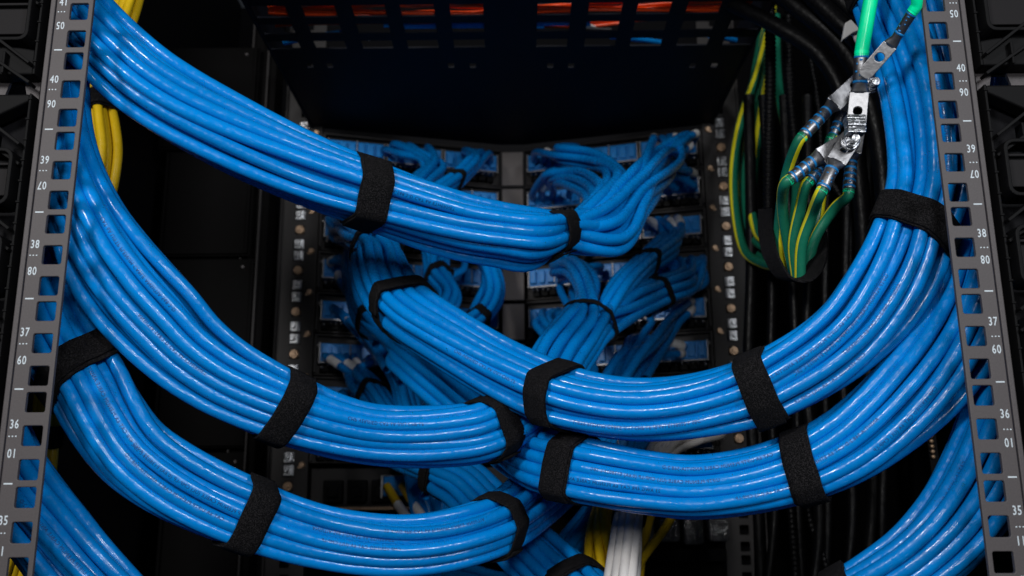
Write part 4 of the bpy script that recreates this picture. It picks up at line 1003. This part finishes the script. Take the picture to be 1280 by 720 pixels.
lugs = empty('lug_cluster', P(1063, 178, 60)); tag(lugs, 'cluster of bolted silver crimp lugs with blue bands on green ground wires', 'crimp lugs')
DY = 70
def lug(uw, vw, ub, vb, ut, vt, y0, y1, hole=.62, bw=7.2, tw=10.5, bands=(.12, .5, .88), wire=None, wm=None, roll=0, wr=3.3):
    a = P(uw, vw, y0); b = P(ub, vb, (y0 + y1) / 2); c = P(ut, vt, y1)
    mb = MB(); n = 18
    # barrel to flattened tongue: loft of super-ellipse sections
    ax = unit(c - a); V = unit(b - CAM); e2 = unit(V - ax * (ax @ V)); e1 = np.cross(ax, e2)
    rr = math.radians(roll); e1, e2 = e1 * math.cos(rr) + e2 * math.sin(rr), e2 * math.cos(rr) - e1 * math.sin(rr)
    Lb = np.linalg.norm(b - a); secs = [(0, bw / 2, bw / 2), (.06, bw / 2 + .15, bw / 2 + .15), (.5, bw / 2, bw / 2), (1, bw / 2, bw / 2)]
    ring = []
    for f, w1, w2 in secs: ring.append((a + (b - a) * f, w1, w2))
    ring.append((b + unit(c - b) * 3.5, tw / 2 * .9, 1.6)); ring.append((b + unit(c - b) * 5, tw / 2, 1.1))
    vs = []; fs = []
    for p, w1, w2 in ring:
        for k in range(n):
            th = 2 * math.pi * k / n; vs.append(p + e1 * w1 * math.cos(th) + e2 * w2 * math.sin(th))
    for i in range(len(ring) - 1):
        for k in range(n): fs.append((i * n + k, i * n + (k + 1) % n, (i + 1) * n + (k + 1) % n, (i + 1) * n + k))
    fs.append(tuple(range(n))[::-1]); fs.append(tuple((len(ring) - 1) * n + k for k in range(n)))
    mb.add(vs, fs); o = mb.build('lug', TIN, lugs, True); 
    # tongue with hole
    st = b + unit(c - b) * 4.2; d = unit(c - b); Lt = np.linalg.norm(c - st); h = tw / 2
    outer = [(0, -h), (Lt - h * .6, -h), (Lt - h * .2, -h * .75), (Lt, -h * .3), (Lt, h * .3), (Lt - h * .2, h * .75), (Lt - h * .6, h), (0, h)]
    hp = [(Lt * hole + 2.5 * math.cos(k * math.pi / 7), 2.5 * math.sin(k * math.pi / 7)) for k in range(14)]
    to = holed_plate('tongue', outer, [hp], lambda s, w_: st + d * s + e1 * w_ - e2 * 1.0, e2 * 2.0, TIN, o); bev(to, .35)
    mb = MB()
    for f in bands:
        p = a + (b - a) * f; mb.cyl(p - ax * .65, p + ax * .65, bw / 2 + .22, None, 18)
    rgb = random.Random(int(uw * 3 + vw)); 
    for k_ in range(5):
        f = .2 + .13 * k_; th = rgb.uniform(-.9, .9); p = a + (b - a) * f; nn = -e2 * math.cos(th) + e1 * math.sin(th); tt = np.cross(ax, nn)
        mb.obox(p + nn * (bw / 2 + .12), ax * rgb.uniform(.3, .6), tt * rgb.uniform(.3, .8), nn * .12)
    mb.build('blue_bands', BLUEPRINT, o, True)
    if wire:
        pts = [a + ax * 1] + [a - ax * 3] + [P(*w) for w in wire]; tube('wire', catmull(pts, 4), wr, wm or GY, lugs, 16, stripe=(wm is None))
        tube('cut_sleeve', catmull([a - ax * .3, a - ax * 1.2, a - ax * 2.2], 1), wr + .12, GREEN, o, 14)
    return o
lug(1077, 69, 1075, 106, 1069, 172, 40, 52, hole=.42, bw=7.8, tw=10.5, bands=(.08, .92), wire=[(1083, 30, 34), (1090, -10, 28), (1097, -60, 22)], wm=GREEN, wr=4.0)
lug(1141, 14, 1120, 48, 1078, 96, 2, 30, hole=.38, bw=5.4, tw=8.2, bands=(.1, .8), wire=[(1146, -4, -4), (1152, -40, -14)], wm=GREEN, wr=2.9)
lug(1004, 170, 1036, 136, 1084, 92, 70, 72, hole=.6, bands=(.1, .4, .62, .9), wire=[(984, 215, 90), (976, 262, 100), (974, 318, 112), (985, 345, 118)])
lug(988, 224, 1018, 200, 1066, 172, 62, 62, hole=.5, bw=7.4, tw=10.5, bands=(.1, .38, .62, .88), wire=[(978, 255, 85), (984, 300, 100), (993, 345, 108)])
lug(1012, 226, 1030, 206, 1066, 168, 70, 72, hole=.6, bands=(.1, .4, .65, .9), wire=[(1000, 262, 82), (992, 305, 92), (996, 348, 100)])
lug(1028, 237, 1041, 209, 1068, 166, 54, 56, hole=.42, bw=7.6, tw=11.5, bands=(.1, .88), wire=[(1015, 268, 74), (1002, 306, 86), (1000, 350, 96)])
lug(1061, 238, 1064, 200, 1072, 150, 74, 78, hole=.6, bw=7, bands=(.1, .3, .5, .7, .9), wire=[(1042, 262, 90), (1018, 300, 100), (1008, 345, 108)])
lug(1040, 172, 1050, 148, 1068, 118, 84, 84, hole=.6, bw=6, tw=8, bands=(.1, .4, .7), wire=[(1032, 200, 96), (1026, 250, 108), (1016, 330, 115)])
mb = MB()
def hexn(c, r0, h, m_, ax_=(0, -1, 0)):
    c = np.asarray(c); ax_ = unit(np.asarray(ax_, float)); q = unit(np.cross(ax_, (1, 0, 0))); g = np.cross(ax_, q)
    m_.prism([c + r0 * (math.cos(k * math.pi / 3 + .3) * q + math.sin(k * math.pi / 3 + .3) * g) for k in range(6)], ax_, h)
for (u, v, y) in ((1063, 176, 50), (1088, 106, 56)):
    mb = MB(); c = P(u, v, y); mb.cyl(c, c + (0, -9, -2), 2.4, 2.4, 14); mb.cyl(c + (0, 1.5, 0), c, 5.2, 5.2, 20); hexn(c, 4.4, 3.4, mb, (0, -1, -.2)); mb.cyl(c + (0, 0, 0), c + (0, 30, 2), 2.4, 2.4, 12)
    bev(mb.build('bolt', CHROME, lugs), .3)
mb = MB()                                   # crushed bright foil/tongue stack wrapped round the joint
c = P(1068, 157, 43); rg = random.Random(2)
for k in range(5):
    z = 4.4 - k * 2.2; mb.obox(c + (rg.uniform(-.5, .5), rg.uniform(-1, .5), z), (5.0, rg.uniform(-1, 1), rg.uniform(-.6, .6)), (0, 3.5, 0), (rg.uniform(-.2, .2), .3, 1.25))
bev(mb.build('crimp_stack', CHROME, lugs), .4)
# hanging loop strap under the ground wires
pth = catmull([P(*p) for p in ((957, 262, 128), (958, 295, 108), (966, 325, 94), (982, 348, 88), (1002, 350, 88), (1018, 335, 92), (1024, 312, 104), (1023, 290, 122))], 3)
Tn = unit(np.gradient(pth, axis=0)); vs = []; fs = []
for i, p in enumerate(pth):
    f = i / (len(pth) - 1); wd = unit(np.array([-.28, .92, .28])); nn_ = unit(np.cross(Tn[i], wd))
    for a, b in ((-1, -1), (-1, 1), (1, 1), (1, -1)): vs.append(p + wd * 8.5 * a + nn_ * .8 * b)
for i in range(len(pth) - 1):
    for k in range(4): fs.append((i * 4 + k, i * 4 + (k + 1) % 4, (i + 1) * 4 + (k + 1) % 4, (i + 1) * 4 + k))
fs += [(0, 1, 2, 3), tuple(len(vs) - 4 + k for k in (3, 2, 1, 0))]
o = make('cable_strap', vs, fs, VEL, None, False); bev(o, .3); tag(o, 'slack strap hanging in a loop under the green and yellow ground wires', 'cable strap', STRAPGROUP)
